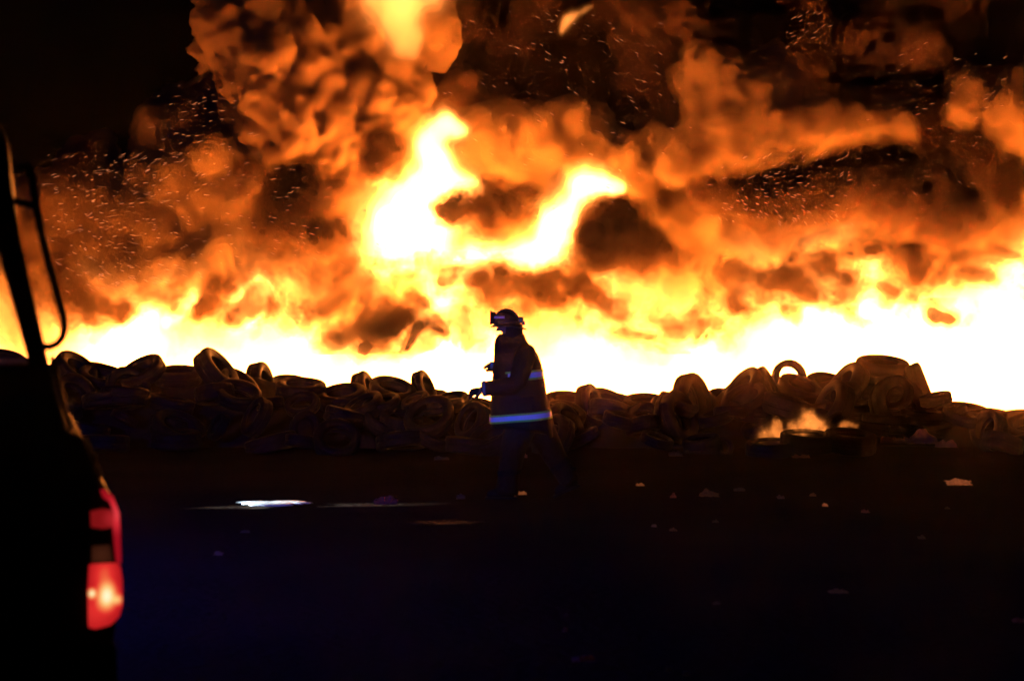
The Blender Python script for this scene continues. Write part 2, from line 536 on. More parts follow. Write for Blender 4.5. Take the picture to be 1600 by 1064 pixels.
cauli('smoke_shelf', [(1130, 140, 37, 50, 44, 1.0), (1180, 175, 36.8, 60, 44, 1.1), (1250, 195, 36.8, 60, 34, 1.0), (1310, 205, 36.8, 46, 24, .9), (1150, 225, 36.8, 70, 44, 1.1), (1060, 250, 37, 80, 46, 1.2), (970, 265, 37, 70, 40, 1.1), (1200, 130, 37.4, 50, 36, 1.0), (860, 220, 37.2, 80, 40, 1.1), (780, 230, 37.4, 50, 40, 1.0)],
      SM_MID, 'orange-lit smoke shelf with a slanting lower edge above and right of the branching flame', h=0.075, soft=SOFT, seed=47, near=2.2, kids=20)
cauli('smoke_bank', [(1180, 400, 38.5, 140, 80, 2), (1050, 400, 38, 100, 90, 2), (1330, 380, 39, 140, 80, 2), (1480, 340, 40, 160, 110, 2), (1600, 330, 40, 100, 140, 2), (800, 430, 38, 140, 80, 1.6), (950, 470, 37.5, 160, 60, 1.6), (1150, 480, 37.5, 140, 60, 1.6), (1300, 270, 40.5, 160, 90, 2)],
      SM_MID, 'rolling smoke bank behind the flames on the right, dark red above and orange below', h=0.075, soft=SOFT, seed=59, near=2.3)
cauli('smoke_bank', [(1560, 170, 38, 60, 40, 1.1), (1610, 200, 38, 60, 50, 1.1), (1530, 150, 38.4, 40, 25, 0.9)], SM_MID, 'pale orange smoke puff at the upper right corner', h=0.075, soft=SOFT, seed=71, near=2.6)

CL1 = mat_gas('clot fringe', 1.0, (0.17, 0.095, 0.045), 0.3); CL2 = mat_gas('clot body', 2.6, (0.15, 0.085, 0.045), 0.2, skin=0); CL3 = mat_gas('clot heart', 5.0, (0.10, 0.055, 0.03), 0.1, skin=0.3)
# darker clots of smoke that float in front of the flames
PK1 = mat_gas('black fringe', 0.9, (0.09, 0.045, 0.02), 0.2); PK2 = mat_gas('black heart', 3.0, (0.06, 0.03, 0.014), 0.0, skin=.1)
POCKETS = (
        ('deep black smoke pocket high in the middle of the ceiling', [(880, 130, 36.5, 90, 60, 1.0), (960, 90, 36.5, 70, 60, 1.0), (850, 190, 36.2, 60, 34, .8)], 81),
        ('black smoke roll left of the small curled flame', [(740, 50, 36.5, 60, 60, 1.0), (770, 110, 36.5, 50, 40, .8)], 87),
        ('black smoke roll right of the small curled flame', [(1050, 70, 36.5, 90, 60, 1.0), (1150, 40, 36.5, 90, 50, 1.0), (1010, 150, 36.3, 50, 40, .8)], 93),
        ('black smoke drape below the pale puff at the upper right corner', [(1500, 250, 35.8, 60, 60, .9), (1545, 290, 35.8, 50, 40, .8), (1470, 180, 36, 50, 30, .7)], 99))
for lab, lst, sd in (*POCKETS,
        ('round dark smoke ball floating in front of the branching flame', [(965, 370, 30.4, 62, 48, 0.8), (930, 385, 30.3, 40, 34, 0.6), (1005, 395, 30.6, 45, 40, 0.6)], 3),
        ('dark smoke clot hanging in the fork of the two white flames', [(735, 335, 31.0, 42, 26, 0.5), (775, 320, 31.0, 40, 22, 0.5)], 9),
        ('ragged dark smoke scrap above the head of the firefighter', [(780, 432, 30.6, 28, 14, 0.35), (830, 448, 30.6, 36, 12, 0.3), (885, 462, 30.6, 45, 12, 0.3)], 15),
        ('black smoke clump between the left bank and the tallest flame', [(450, 322, 30.8, 52, 38, 0.7), (425, 345, 30.8, 30, 28, 0.5), (485, 350, 30.8, 56, 24, 0.5)], 21),
        ('small black smoke knot below the tall column', [(512, 290, 31, 32, 24, 0.5), (450, 278, 31, 56, 20, 0.5)], 27),
        ('brown smoke scrap over the small left flames', [(325, 480, 30.9, 34, 20, 0.35), (365, 440, 31, 22, 10, 0.25)], 33),
        ('dark arched smoke wisp over the flame hump on the right', [(1345, 400, 30.7, 16, 8, 0.25), (1375, 382, 30.7, 18, 9, 0.25), (1405, 392, 30.7, 14, 14, 0.25), (1418, 425, 30.7, 10, 22, 0.25), (1290, 415, 30.7, 40, 7, 0.25)], 39),
        ('small brown smoke patch drifting across the bright right bank', [(1495, 503, 29.4, 26, 10, 0.25)], 45),
        ('dark smoke mass full of sparks under the slanting shelf', [(1170, 300, 32.0, 70, 30, 0.7), (1260, 300, 32.0, 100, 44, 0.8), (1390, 290, 32.0, 110, 58, 0.9), (1480, 330, 32.0, 60, 50, .8), (1215, 345, 32.2, 40, 28, 0.5)], 51),
        ('brown smoke patch low over the dark crest left of the firefighter', [(600, 525, 29.8, 40, 16, 0.3), (650, 512, 29.8, 24, 9, 0.25), (585, 550, 29.8, 30, 10, 0.25)], 57),
        ('dark red smoke patch beside the tallest flame', [(592, 235, 31.2, 34, 36, 0.5), (575, 262, 31.2, 30, 18, 0.4)], 63),
        ('dark smoke scrap over the left spark cloud', [(115, 470, 31, 40, 20, 0.4), (160, 485, 31, 30, 10, 0.3)], 69)):
    o = smoke('smoke_clot', lst, SM_DARK, lab, h=0.05, amp=0.5, freq=1.0, octs=4, gain=.55, warp=0.4, k=0.2, seed=sd, whole=False, bias=.13,
              soft=[(.10, PK1), (-.06, PK2)] if sd > 80 else [(.10, CL1), (-.06, CL2), (-.22, CL3)])
    del o['kind']; o['group'] = 'dark smoke clots in front of the fire'

# torn brown wisps that cross the glowing base of the smoke
wl = []
rw = random.Random(12)
for _ in range(44):
    px = rw.uniform(120, 1560); py = rw.uniform(425, 505) - (30 if px > 1250 else 0)
    for k in range(rw.randint(1, 3)):
        wl.append((px + rw.uniform(-30, 30), py + rw.uniform(-10, 10), rw.uniform(29.4, 30.4), rw.uniform(16, 44), rw.uniform(6, 13), .22))
smoke('smoke_wisps', wl, mat_gas('brown wisps', 2.0, (0.36, 0.24, 0.17), 0.2), 'torn brown smoke wisps crossing the yellow glow just above the white fire', h=0.055, amp=0.6, freq=1.2, octs=4, gain=.6, warp=1.0, k=0.15, seed=5, soft=[(.12, CL1), (-.05, CL2)])

# thin smoke added so firelight veils the right half of the berm in red
smoke('glow_veil', [(900, 625, 20.2, 160, 40, .5), (1080, 610, 20.2, 150, 50, .55), (1250, 600, 20.0, 170, 60, .6), (1420, 600, 20.0, 170, 66, .6), (1590, 620, 20.0, 150, 60, .6)],
      mat_gas('added veil smoke', 0.06, (0.6, 0.34, 0.2), 0.55, skin=0.002), 'added thin smoke veil that reddens the right half of the tyre berm', h=0.12, amp=0.3, freq=0.8, octs=3, k=.4, seed=7)
# ------------------------------------------------------------------ ground
def ground():
    m, t, b = mat_base('scorched yard')
    tc = t.nodes.new('ShaderNodeTexCoord')
    n1 = t.nodes.new('ShaderNodeTexNoise'); n1.inputs['Scale'].default_value = 0.5; n1.inputs['Detail'].default_value = 8
    n2 = t.nodes.new('ShaderNodeTexNoise'); n2.inputs['Scale'].default_value = 14; n2.inputs['Detail'].default_value = 8
    for n in (n1, n2): t.links.new(tc.outputs['Object'], n.inputs['Vector'])
    mx = t.nodes.new('ShaderNodeMix'); mx.data_type = 'RGBA'
    mx.inputs[6].default_value = (0.013, 0.0095, 0.0075, 1); mx.inputs[7].default_value = (0.044, 0.031, 0.025, 1)
    t.links.new(n1.outputs['Fac'], mx.inputs[0]); t.links.new(mx.outputs[2], b.inputs['Base Color'])
    mr = t.nodes.new('ShaderNodeMapRange'); mr.inputs[1].default_value = 0.35; mr.inputs[2].default_value = 0.65
    mr.inputs[3].default_value = 0.7; mr.inputs[4].default_value = 0.95
    t.links.new(n1.outputs['Fac'], mr.inputs[0]); t.links.new(mr.outputs[0], b.inputs['Roughness'])
    b.inputs['Specular IOR Level'].default_value = 0.0
    bp = t.nodes.new('ShaderNodeBump'); bp.inputs['Strength'].default_value = 0.7; bp.inputs['Distance'].default_value = 0.03
    t.links.new(n2.outputs['Fac'], bp.inputs['Height']); t.links.new(bp.outputs['Normal'], b.inputs['Normal'])
    xs = np.concatenate([np.linspace(-400, -20, 12), np.linspace(-16, 16, 161), np.linspace(20, 400, 12)])
    ys = np.concatenate([np.linspace(-60, 0, 5), np.linspace(1, 26, 180), np.linspace(28, 60, 16), np.linspace(80, 700, 12)])
    X, Y = np.meshgrid(xs, ys, indexing='ij')
    P = np.stack([X.ravel(), Y.ravel(), 0 * X.ravel()], 1).astype(np.float32)
    Z = 0.035 * fbm(P * 0.35 + 3, 2) + 0.02 * fbm(P * 1.7 + 9, 2) - 0.012
    Z *= np.clip(1 - np.abs(P[:, 0]) / 60, 0, 1)
    nx, ny = X.shape
    V = np.stack([P[:, 0], P[:, 1], Z], 1)
    I = np.arange(nx * ny).reshape(nx, ny)
    Q = np.stack([I[:-1, :-1].ravel(), I[1:, :-1].ravel(), I[1:, 1:].ravel(), I[:-1, 1:].ravel()], 1)
    me = bpy.data.meshes.new('ground'); me.from_pydata(V.tolist(), [], Q.tolist())
    for p in me.polygons: p.use_smooth = True
    me.materials.append(m)
    tag(link(bpy.data.objects.new('ground', me)), kind='structure')
ground()

# crest of the berm as seen: picture x -> picture y of the added bank that blocks firelight behind the tyres
CR = [(-200, 566), (0, 566), (60, 563), (100, 560), (130, 556), (175, 568), (205, 574), (225, 582), (240, 582), (255, 566), (300, 566), (325, 562), (345, 562), (385, 580), (430, 590), (520, 600), (560, 603), (580, 594), (630, 593), (690, 602), (720, 618), (740, 620), (860, 617), (910, 612), (960, 608), (1000, 616), (1040, 612), (1060, 598), (1100, 596), (1125, 612), (1150, 590), (1215, 592), (1222, 600), (1245, 600), (1260, 588), (1300, 590), (1325, 580), (1345, 566), (1415, 566), (1445, 585), (1466, 615), (1480, 634), (1600, 634), (1900, 634)]
def crest_z(x, d=21.9):
    px = x / d * FPX + 800
    py = np.interp(px, [a for a, b in CR], [b for a, b in CR])
    return EYE - (py - 532) / FPX * d

def bank():  # added bank stops the fire shining through gaps in the tyre heap
    xs = np.linspace(-15, 15, 240); ys = np.linspace(20.2, 24.2, 34)
    X, Y = np.meshgrid(xs, ys, indexing='ij')
    P = np.stack([X.ravel(), Y.ravel(), 0 * X.ravel()], 1).astype(np.float32)
    prof = np.clip(1 - np.abs(P[:, 1] - 22.2) / 1.9, 0, 1); prof = np.where(P[:, 1] < 22.2, np.clip(1 - (22.2 - P[:, 1]) / 1.5, 0, 1) ** 0.8, prof)
    Z = np.clip(crest_z(P[:, 0]) * prof * (1 + 0.0 * P[:, 0]), 0, 9) + 0.10 * fbm(P * 1.4, 4) * np.clip(prof, 0, 1) - 0.06
    V = np.stack([P[:, 0], P[:, 1], Z], 1); nx, ny = X.shape
    I = np.arange(nx * ny).reshape(nx, ny)
    Q = np.stack([I[:-1, :-1].ravel(), I[1:, :-1].ravel(), I[1:, 1:].ravel(), I[:-1, 1:].ravel()], 1)
    me = bpy.data.meshes.new('block_bank'); me.from_pydata(V.tolist(), [], Q.tolist())
    for p in me.polygons: p.use_smooth = True
    me.materials.append(mat_solid('ash and soot', (0.03, 0.026, 0.024), 0.95, bump=0.6, bscale=9))
    tag(link(bpy.data.objects.new('block_bank', me)), kind='structure')
bank()

# ------------------------------------------------------------------ tyres
RUBBER = mat_solid('worn black rubber', (0.016, 0.014, 0.013), 0.6, spec=0.3, var=0.4, scale=5, bump=0.25, bscale=30)
def tyre_mesh(name, wid, inner, lug):
    """unit tyre: outer radius 1, axis along z"""
    bm = bmesh.new()
    h = wid / 2
    prof = [(inner, -h * .72), (inner + .03, -h * .86), (inner + .14, -h * 1.0), (.80, -h * 1.06), (.93, -h * .96), (.985, -h * .82),
            (1, -h * .55), (1, -h * .22), (1, -h * .16), (1, h * .16), (1, h * .22), (1, h * .55),
            (.985, h * .82), (.93, h * .96), (.80, h * 1.06), (inner + .14, h), (inner + .03, h * .86), (inner, h * .72),
            (inner + .05, h * .6), (.86, h * .8), (.93, h * .5), (.94, 0), (.93, -h * .5), (.86, -h * .8), (inner + .05, -h * .6)]
    n = 72
    rings = []
    for k in range(n):
        a = 2 * math.pi * k / n
        ring = []
        for j, (r, z) in enumerate(prof):
            if 5 <= j <= 12:
                if (k + (j > 8) * 2) % 4 == 0: r -= lug
                if j in (8, 9): r -= lug * 0.8
            ring.append(bm.verts.new((r * math.cos(a), r * math.sin(a), z)))
        rings.append(ring)
    m = len(prof)
    for k in range(n):
        A, B = rings[k], rings[(k + 1) % n]
        for j in range(m):
            bm.faces.new((A[j], B[j], B[(j + 1) % m], A[(j + 1) % m]))
    bmesh.ops.recalc_face_normals(bm, faces=bm.faces[:])
    me = bpy.data.meshes.new(name); bm.to_mesh(me); bm.free()
    for p in me.polygons: p.use_smooth = True
    me.materials.append(RUBBER)
    me.set_sharp_from_angle(angle=math.radians(40))
    return me
TYRES = [tyre_mesh('tyre', .62, .60, .025), tyre_mesh('tyre', .72, .56, .03), tyre_mesh('tyre', .55, .62, .02)]

def tyre(loc, R, axis, label, group, kind=0, spin=None, squash=1.0):
    o = link(bpy.data.objects.new('tyre', TYRES[kind]))
    q = Vector(axis).normalized().to_track_quat('Z', 'Y') @ Quaternion((0, 0, 1), random.uniform(0, 6.28) if spin is None else spin)
    o.rotation_mode = 'QUATERNION'; o.rotation_quaternion = q
    o.location = loc; o.scale = (R, R * squash, R)
    return tag(o, label, 'tyre', group)

G_CREST = 'tyres on the crest of the berm'
CREST = [  # px, py of the centre, distance, radius m, axis, mesh, label
    (8, 566, 21.4, .32, (.3, -.25, .9), 0, 'tilted tyre with a slit of fire through it, seen through the vehicle window'),
    (-70, 572, 21.6, .34, (.2, -.3, .9), 1, 'flat tyre on the crest behind the vehicle cabin'),
    (52, 590, 21.5, .35, (.1, -.2, 1), 2, 'flat tyre on the crest behind the slanting rear pillar of the vehicle'),
    (118, 581, 21.3, .36, (.65, -.25, .72), 1, 'steeply tilted tyre just right of the vehicle grab rail'),
    (160, 592, 21.4, .36, (.25, -.3, .9), 0, 'flat tyre leaning against the tilted one beside the vehicle'),
    (222, 582, 21.4, .36, (-.35, -.45, .8), 0, 'slanted tyre with a white gap of fire under its rim'),
    (200, 606, 21.0, .33, (.5, -.7, .4), 2, 'upright tyre below the one with the white gap'),
    (278, 588, 21.6, .36, (.03, -.2, 1), 0, 'flat-topped tyre left of the sharp black peak'),
    (338, 580, 21.3, .38, (.75, -.15, .62), 1, 'tyre standing on edge as the sharp black peak on the left'),
    (372, 603, 21.5, .33, (.55, -.3, .7), 0, 'sloping tyre just right of the sharp black peak'),
    (407, 598, 22.6, .33, (.95, -.2, .2), 1, 'small round-topped tyre glowing orange behind the crest'),
    (455, 606, 23.2, .36, (.15, -.3, .9), 0, 'hazy orange tyre lying behind the crest'),
    (470, 611, 21.4, .38, (.06, -.22, 1), 1, 'long flat tyre on the crest under the hazy orange one'),
    (535, 621, 21.3, .37, (-.1, -.3, .9), 0, 'low flat tyre between the hazy orange one and the capped pair'),
    (570, 610, 22.0, .30, (.92, -.2, .35), 1, 'upright tyre with an orange left shoulder before the bright gap'),
    (613, 612, 21.3, .36, (.25, -.35, .9), 0, 'dark tyre with a small notch on its top, between two orange ones'),
    (663, 609, 21.8, .31, (.9, -.25, .35), 2, 'upright orange-edged tyre right of the notched dark tyre'),
    (700, 634, 21.5, .35, (-.25, -.3, .9), 0, 'low reddish tyre in the dip left of the firefighter'),
    (742, 640, 21.4, .34, (.1, -.3, 1), 2, 'flat tyre in the dip directly in front of the firefighter'),
    (820, 640, 21.6, .36, (-.1, -.3, 1), 0, 'flat tyre hidden partly behind the firefighter jacket'),
    (884, 632, 21.5, .34, (.05, -.3, 1), 1, 'flat tyre just right of the firefighter back'),
    (922, 635, 21.3, .34, (.88, -.4, .25), 0, 'upright tyre with a glowing inner rim right of the firefighter'),
    (955, 633, 21.5, .37, (.4, -.35, .85), 2, 'leaning tyre doubled up with the one with the glowing inner rim'),
    (1008, 633, 21.7, .35, (0, -.25, 1), 0, 'flat tyre in the low stretch left of the large round tyre'),
    (1050, 645, 21.2, .35, (.2, -.5, .8), 1, 'tilted tyre leaning on the foot of the large round tyre'),
    (1082, 628, 21.0, .43, (.80, -.55, .2), 2, 'large round tyre standing upright with a bright right edge'),
    (1137, 632, 22.4, .36, (.2, -.4, .8), 0, 'hazy tyre behind the large round upright one'),
    (1165, 609, 21.2, .36, (-.75, -.25, .6), 1, 'pointed tyre of the leaning pair right of the large round tyre'),
    (1198, 607, 21.3, .34, (.85, -.3, .4), 0, 'rounded tyre of the leaning pair right of the large round tyre'),
    (1178, 642, 20.8, .38, (0.05, -.12, 1), 0, 'flat tyre with a lit rim lying under the leaning pair'),
    (1233, 589, 23.6, .29, (.15, -.95, .2), 2, 'pale hazy tyre standing like a ring with fire showing through its hole'),
    (1250, 610, 21.7, .36, (.3, -.4, .85), 0, 'round-backed tyre below the pale ring tyre'),
    (1258, 640, 20.9, .37, (-.04, -.14, 1), 1, 'flat tyre with a thin lit rim above the low glow shapes'),
    (1292, 603, 23.2, .35, (.1, -.4, .9), 0, 'hazy orange tyre lying behind the gap left of the tall stack'),
    (1325, 602, 21.2, .36, (-.8, -.2, .55), 1, 'tyre tilted to a point on the left of the tall stack'),
    (1378, 577, 21.5, .40, (.03, -.25, 1), 1, 'tyre lying flat on top of the tall stack'),
    (1436, 604, 21.3, .36, (.9, -.25, .35), 1, 'upright tyre closing the right side of the tall stack'),
    (1372, 607, 21.4, .40, (.05, -.2, 1), 0, 'second tyre down in the tall stack'),
    (1402, 632, 20.6, .42, (.3, -.85, .3), 0, 'large tyre propped against the front of the tall stack'),
    (1322, 640, 20.8, .37, (.02, -.15, 1), 0, 'flat tyre with a short lit rim at the left foot of the tall stack'),
    (1450, 652, 20.9, .36, (.4, -.5, .7), 2, 'slumped tyre at the right foot of the tall stack'),
    (1505, 646, 23.5, .40, (.05, -.2, 1), 0, 'hazy orange tyre lying flat on the glowing mound at the right'),
    (1530, 652, 21.4, .40, (0, -.08, 1), 2, 'thin flat tyre on the low dark ledge at the right'),
    (1262, 690, 19.05, .37, (.03, -.12, 1), 0, 'flat tyre in front of the foot of the larger pointed glow shape'),
    (1204, 700, 19.05, .34, (-.05, -.1, 1), 2, 'flat tyre in front of the rounded glow shape'),
    (1328, 690, 19.0, .35, (.06, -.16, 1), 1, 'flat tyre in front of the tiny glow shape'),
    (1130, 698, 19.6, .145, (.25, -.85, .25), 1, 'little wheel tyre standing alone at the foot of the berm with an orange arch'),
]
for px, py, d, R, ax, k, lab in CREST:
    tyre(at(px, py, d), R, ax, lab, G_CREST, k)
# the heap under the crest
G_HEAP = 'tyres heaped in the dark of the berm'
x = -9.0
while x < 8.6:
    top = float(crest_z(x, 21.2))
    for row, (y, zf) in enumerate(((19.75, .10), (20.25, .36), (20.7, .68))):
        if row == 0 and random.random() < .35: continue
        z = max(.10, min(zf + random.uniform(-.08, .1), top - .30))
        if row and z < zf - .25: continue
        k = random.randrange(3); sc = random.choice((.72, .85, 1.0, 1.0, 1.08))
        R = random.uniform(.31, .37) * sc
        r = random.random()
        if r < .22: ax = (random.uniform(-1, 1), random.uniform(-.8, -.2), random.uniform(.2, .8)); z = max(z, R * .55)
        else: ax = (random.uniform(-.5, .5), random.uniform(-.5, .25), 1)
        if z + R * .8 > top + .05: z = max(.08, top - R * .8)
        tyre((x + random.uniform(-.2, .2), y + random.uniform(-.3, .2), z), R, ax, 'black worn tyre heaped in the dark lower face of the berm', G_HEAP, k, None, random.uniform(.78, 1.0))
    x += random.uniform(.38, .6)

# ------------------------------------------------------------------ firefighter
FF = Vector((0.0945, 14.0, 0.0))
def skin_mesh(name, nodes, edges, mat, parent, sub=2, root=0):
    """nodes: (x,y,z,r)"""
    me = bpy.data.meshes.new(name + ' cage')
    me.from_pydata([n[:3] for n in nodes], edges, [])
    o = link(bpy.data.objects.new(name, me))
    md = o.modifiers.new('skin', 'SKIN'); md.use_smooth_shade = True; md.branch_smoothing = 0.6
    for i, n in enumerate(nodes):
        r = n[3]
        o.data.skin_vertices[0].data[i].radius = (r, r) if not isinstance(r, tuple) else r
        o.data.skin_vertices[0].data[i].use_root = (i == root)
    s = o.modifiers.new('sub', 'SUBSURF'); s.levels = sub; s.render_levels = sub
    bpy.context.view_layer.update()
    dg = bpy.context.evaluated_depsgraph_get()
    m2 = bpy.data.meshes.new_from_object(o.evaluated_get(dg))
    o.modifiers.clear(); o.data = m2; m2.name = name
    bpy.data.meshes.remove(me)
    for p in m2.polygons: p.use_smooth = True
    m2.materials.clear(); m2.materials.append(mat)
    if parent: o.parent = parent
    return o

def hand_nodes(wrist, direction, palm_n, side, curl=0.9, s=1.0):
    """a palm with four curled fingers and a thumb as skin nodes; side +1/-1 puts the thumb"""
    d = Vector(direction).normalized(); n = Vector(palm_n).normalized(); n = (n - d * n.dot(d)).normalized()
    a = d.cross(n).normalized() * side
    W = Vector(wrist)
    N, E = [], []
    def add(p, r, frm=None):
        N.append((*p, r)); 
        if frm is not None: E.append((frm, len(N) - 1))
        return len(N) - 1
    w0 = add(W, .027 * s)
    pc = add(W + d * .045 * s, .036 * s, w0)
    for k, (off, L) in enumerate(((.030, .9), (.010, 1.0), (-.011, .95), (-.031, .75))):
        base = W + d * .088 * s + a * off * s
        b = add(base, .0125 * s, pc)
        dd = d.copy(); p = base
        for j, seg in enumerate((.042, .028, .022)):
            ang = curl * (0.5, 0.85, 0.7)[j] * (1 + .12 * k)
            dd = (dd * math.cos(ang) + n * math.sin(ang)).normalized()
            nn = n
            p = p + dd * seg * L * s
            b = add(p, (.0115, .0105, .0085)[j] * s, b)
    tb = add(W + d * .035 * s + a * .038 * s, .015 * s, pc)
    t1 = add(W + d * .07 * s + a * .058 * s + n * .018 * s, .0125 * s, tb)
    add(W + d * .098 * s + a * .05 * s + n * .04 * s, .0105 * s, t1)
    return N, E

def firefighter():
    root = empty('person', FF, 'firefighter in helmet and long turnout coat with blue-lit bands walking left past the fire', 'person')
    SKIN = mat_solid('skin', (0.20, 0.11, 0.075), 0.65, spec=.1, var=.1)
    COAT = mat_solid('turnout cloth', (0.014, 0.010, 0.007), 0.65, spec=.1, var=.35, scale=12, bump=.4, bscale=60)
    TROU = mat_solid('turnout trouser cloth', (0.024, 0.017, 0.011), 0.65, spec=.1, var=.35, scale=12, bump=.4, bscale=60)
    HELM = mat_solid('black helmet shell', (0.022, 0.02, 0.02), 0.35, var=.4, scale=14, bump=.1)
    BOOT = mat_solid('boot rubber', (0.012, 0.012, 0.012), 0.7, spec=.1)
    GLOV = mat_solid('leather glove', (0.03, 0.02, 0.014), 0.8, spec=.05, bump=.3)
    SILV = mat_solid('silver reflective tape', (0.86, 0.87, 0.88), 0.5, var=.05)
    LIME = mat_solid('lime tape border', (0.45, 0.85, 0.08), 0.6, var=.1)

    # body: pelvis root, spine, head with face, arms, legs
    N = [(.06, 0, .93, .15), (.02, 0, 1.10, .14), (-.03, 0, 1.28, .16), (-.06, 0, 1.43, .13), (-.10, 0, 1.53, .062), (-.125, 0, 1.60, .066),
         (-.14, 0, 1.68, .088), (-.145, 0, 1.75, .09), (-.205, 0, 1.60, .035), (-.235, 0, 1.655, .018), (-.255, 0, 1.648, .012)]
    E = [(0, 1), (1, 2), (2, 3), (3, 4), (4, 5), (5, 6), (6, 7), (5, 8), (6, 9), (9, 10)]
    def add(p, r, frm):
        N.append((*p, r)); E.append((frm, len(N) - 1)); return len(N) - 1
    def arm(sh, el, wr):
        a = add(sh, .065, 3); b = add(el, .045, a); add(((Vector(el) + Vector(wr)) / 2), .042, b); return add(wr, .03, len(N) - 1)
    near_w = (-.385, -.30, 1.085); far_w = (-.245, .13, 1.275)
    w1 = arm((.03, -.19, 1.41), (-.05, -.31, 1.13), near_w)
    w2 = arm((-.08, .19, 1.41), (-.10, .29, 1.15), far_w)
    for wi, wr, dr, pn, sd in ((w1, near_w, (-1, -.05, -.35), (0.2, .8, -.7), 1), (w2, far_w, (-.75, -.5, .35), (.2, -.6, -.8), -1)):
        hn, he = hand_nodes(wr, dr, pn, sd)
        off = len(N) - 1
        for i, h in enumerate(hn):
            if i: N.append(h)
        for a, b in he:
            E.append((wi if a == 0 else a + off, b + off))
    def leg(hip, kn, an, toe, heel):
        a = add(hip, .095, 0); b = add(kn, .062, a); c = add(((Vector(kn) * .6 + Vector(an) * .4)), .056, b); d = add(an, .038, c)
        add(toe, .03, d); add(heel, .03, d)
    leg((.05, -.10, .88), (-.07, -.11, .50), (-.13, -.11, .10), (-.31, -.12, .045), (-.09, -.11, .05))
    leg((.10, .10, .88), (.26, .10, .49), (.47, .10, .165), (.36, .10, .045), (.53, .10, .14))
    skin_mesh('body', N, E, SKIN, root, 2)
    for yy in (-.034, .034):
        bm = bmesh.new(); bmesh.ops.create_uvsphere(bm, u_segments=10, v_segments=8, radius=.012)
        bmesh.ops.translate(bm, verts=bm.verts, vec=(-.222, yy, 1.685)); mesh_obj('eye', bm, mat_solid('eye', (.5, .5, .5), .2), root)
    bm = bmesh.new(); add_tube(bm, [(-.238, -.022, 1.607), (-.244, 0, 1.606), (-.238, .022, 1.607)], .005, 6); mesh_obj('mouth', bm, mat_solid('lips', (.3, .1, .09), .5), root)
    for yy in (-.088, .088):
        bm = bmesh.new(); bmesh.ops.create_uvsphere(bm, u_segments=10, v_segments=8, radius=.03)
        bmesh.ops.transform(bm, matrix=Matrix.Translation((-.125, yy, 1.665)) @ Matrix.Diagonal((.8, .4, 1.1, 1)), verts=bm.verts); mesh_obj('ear', bm, SKIN, root)

    # coat
    ZR = [  # z, front x, back x, half depth
        (1.615, -.225, .025, .105), (1.56, -.262, .045, .13), (1.515, -.268, .072, .155), (1.475, -.272, .115, .20), (1.41, -.272, .165, .232), (1.33, -.272, .192, .238), (1.24, -.275, .212, .242),
        (1.16, -.285, .228, .25), (1.08, -.296, .243, .258), (1.00, -.304, .256, .265), (.92, -.308, .272, .272), (.84, -.308, .288, .278), (.78, -.306, .302, .282), (.715, -.302, .315, .285)]
    def ring(z, n=56, off=0.0, hem=0.0):
        zs = [r[0] for r in ZR][::-1]
        f = np.interp(z, zs, [r[1] for r in ZR][::-1]); b = np.interp(z, zs, [r[2] for r in ZR][::-1]); h = np.interp(z, zs, [r[3] for r in ZR][::-1])
        out = []
        for k in range(n):
            a = 2 * math.pi * k / n
            c, s = math.cos(a), math.sin(a)
            e = 0.82
            x = (f + b) / 2 + (b - f) / 2 * math.copysign(abs(c) ** e, c)
            y = h * math.copysign(abs(s) ** e, s)
            q = Vector((x, y, z))
            wob = perlin(np.array([[x * 5 + 3, y * 5, z * 2.2]], np.float32))[0] * .022 * min(1, max(0, (1.6 - z) * 3))
            ctr = Vector(((f + b) / 2, 0, z)); dr = (q - ctr).normalized()
            q = q + dr * (wob + off)
            q.z += hem * (-.10 * max(0, c) ** 1.5 + .012 * math.sin(5 * a))
            out.append(q)
        return out
    bm = bmesh.new()
    rings = [ring(z) for z in np.linspace(1.615, .80, 34)] + [ring(.755, hem=.5), ring(.715, hem=1.0), ring(.70, off=-.02, hem=1.0)]
    add_loft(bm, rings)
    def sleeve(pts, rs):
        add_tube(bm, pts, rs, 20)
    sleeve([(.05, -.12, 1.44), (.03, -.20, 1.40), (.0, -.26, 1.28), (-.04, -.315, 1.15), (-.09, -.325, 1.115), (-.2, -.315, 1.10), (-.31, -.305, 1.09), (-.385, -.30, 1.083)],
           [.09, .105, .098, .09, .088, .08, .074, .07])
    sleeve([(-.07, .12, 1.44), (-.09, .2, 1.40), (-.1, .26, 1.28), (-.1, .29, 1.15), (-.14, .26, 1.16), (-.2, .19, 1.22), (-.24, .14, 1.265)],
           [.09, .1, .095, .085, .08, .07, .064])
    coat = mesh_obj('coat', bm, COAT, root)
    def band(zl, zr, t, xlim=None, off=.012):
        """band round the coat from height zl at the front to zr at the back"""
        b2 = bmesh.new(); n = 56
        rows = []
        for q in (-.5, -.27, .27, .5):
            row = []
            for k in range(n):
                c = math.cos(2 * math.pi * k / n)
                z = zl + (zr - zl) * (c + 1) / 2 + q * t
                row.append(ring(z, n, off)[k])
            rows.append(row)
        vs = [[b2.verts.new(p) for p in r] for r in rows]
        for i in range(3):
            for k in range(n):
                k2 = (k + 1) % n
                if xlim:
                    mid = (rows[i][k] + rows[i][k2]) / 2
                    if not (xlim[0] - i * .02 < mid.x + (i - 1) * -.0 < xlim[1]) or mid.y > 0: continue
                f = b2.faces.new((vs[i][k], vs[i][k2], vs[i + 1][k2], vs[i + 1][k]))
                f.material_index = 0 if i == 1 else 1
        bmesh.ops.delete(b2, geom=[v for v in b2.verts if not v.link_faces], context='VERTS')
        o = mesh_obj('reflective_band', b2, SILV, coat); o.data.materials.append(LIME)
        sd = o.modifiers.new('thick', 'SOLIDIFY'); sd.thickness = .004
        return o
    band(.775, .835, .082)
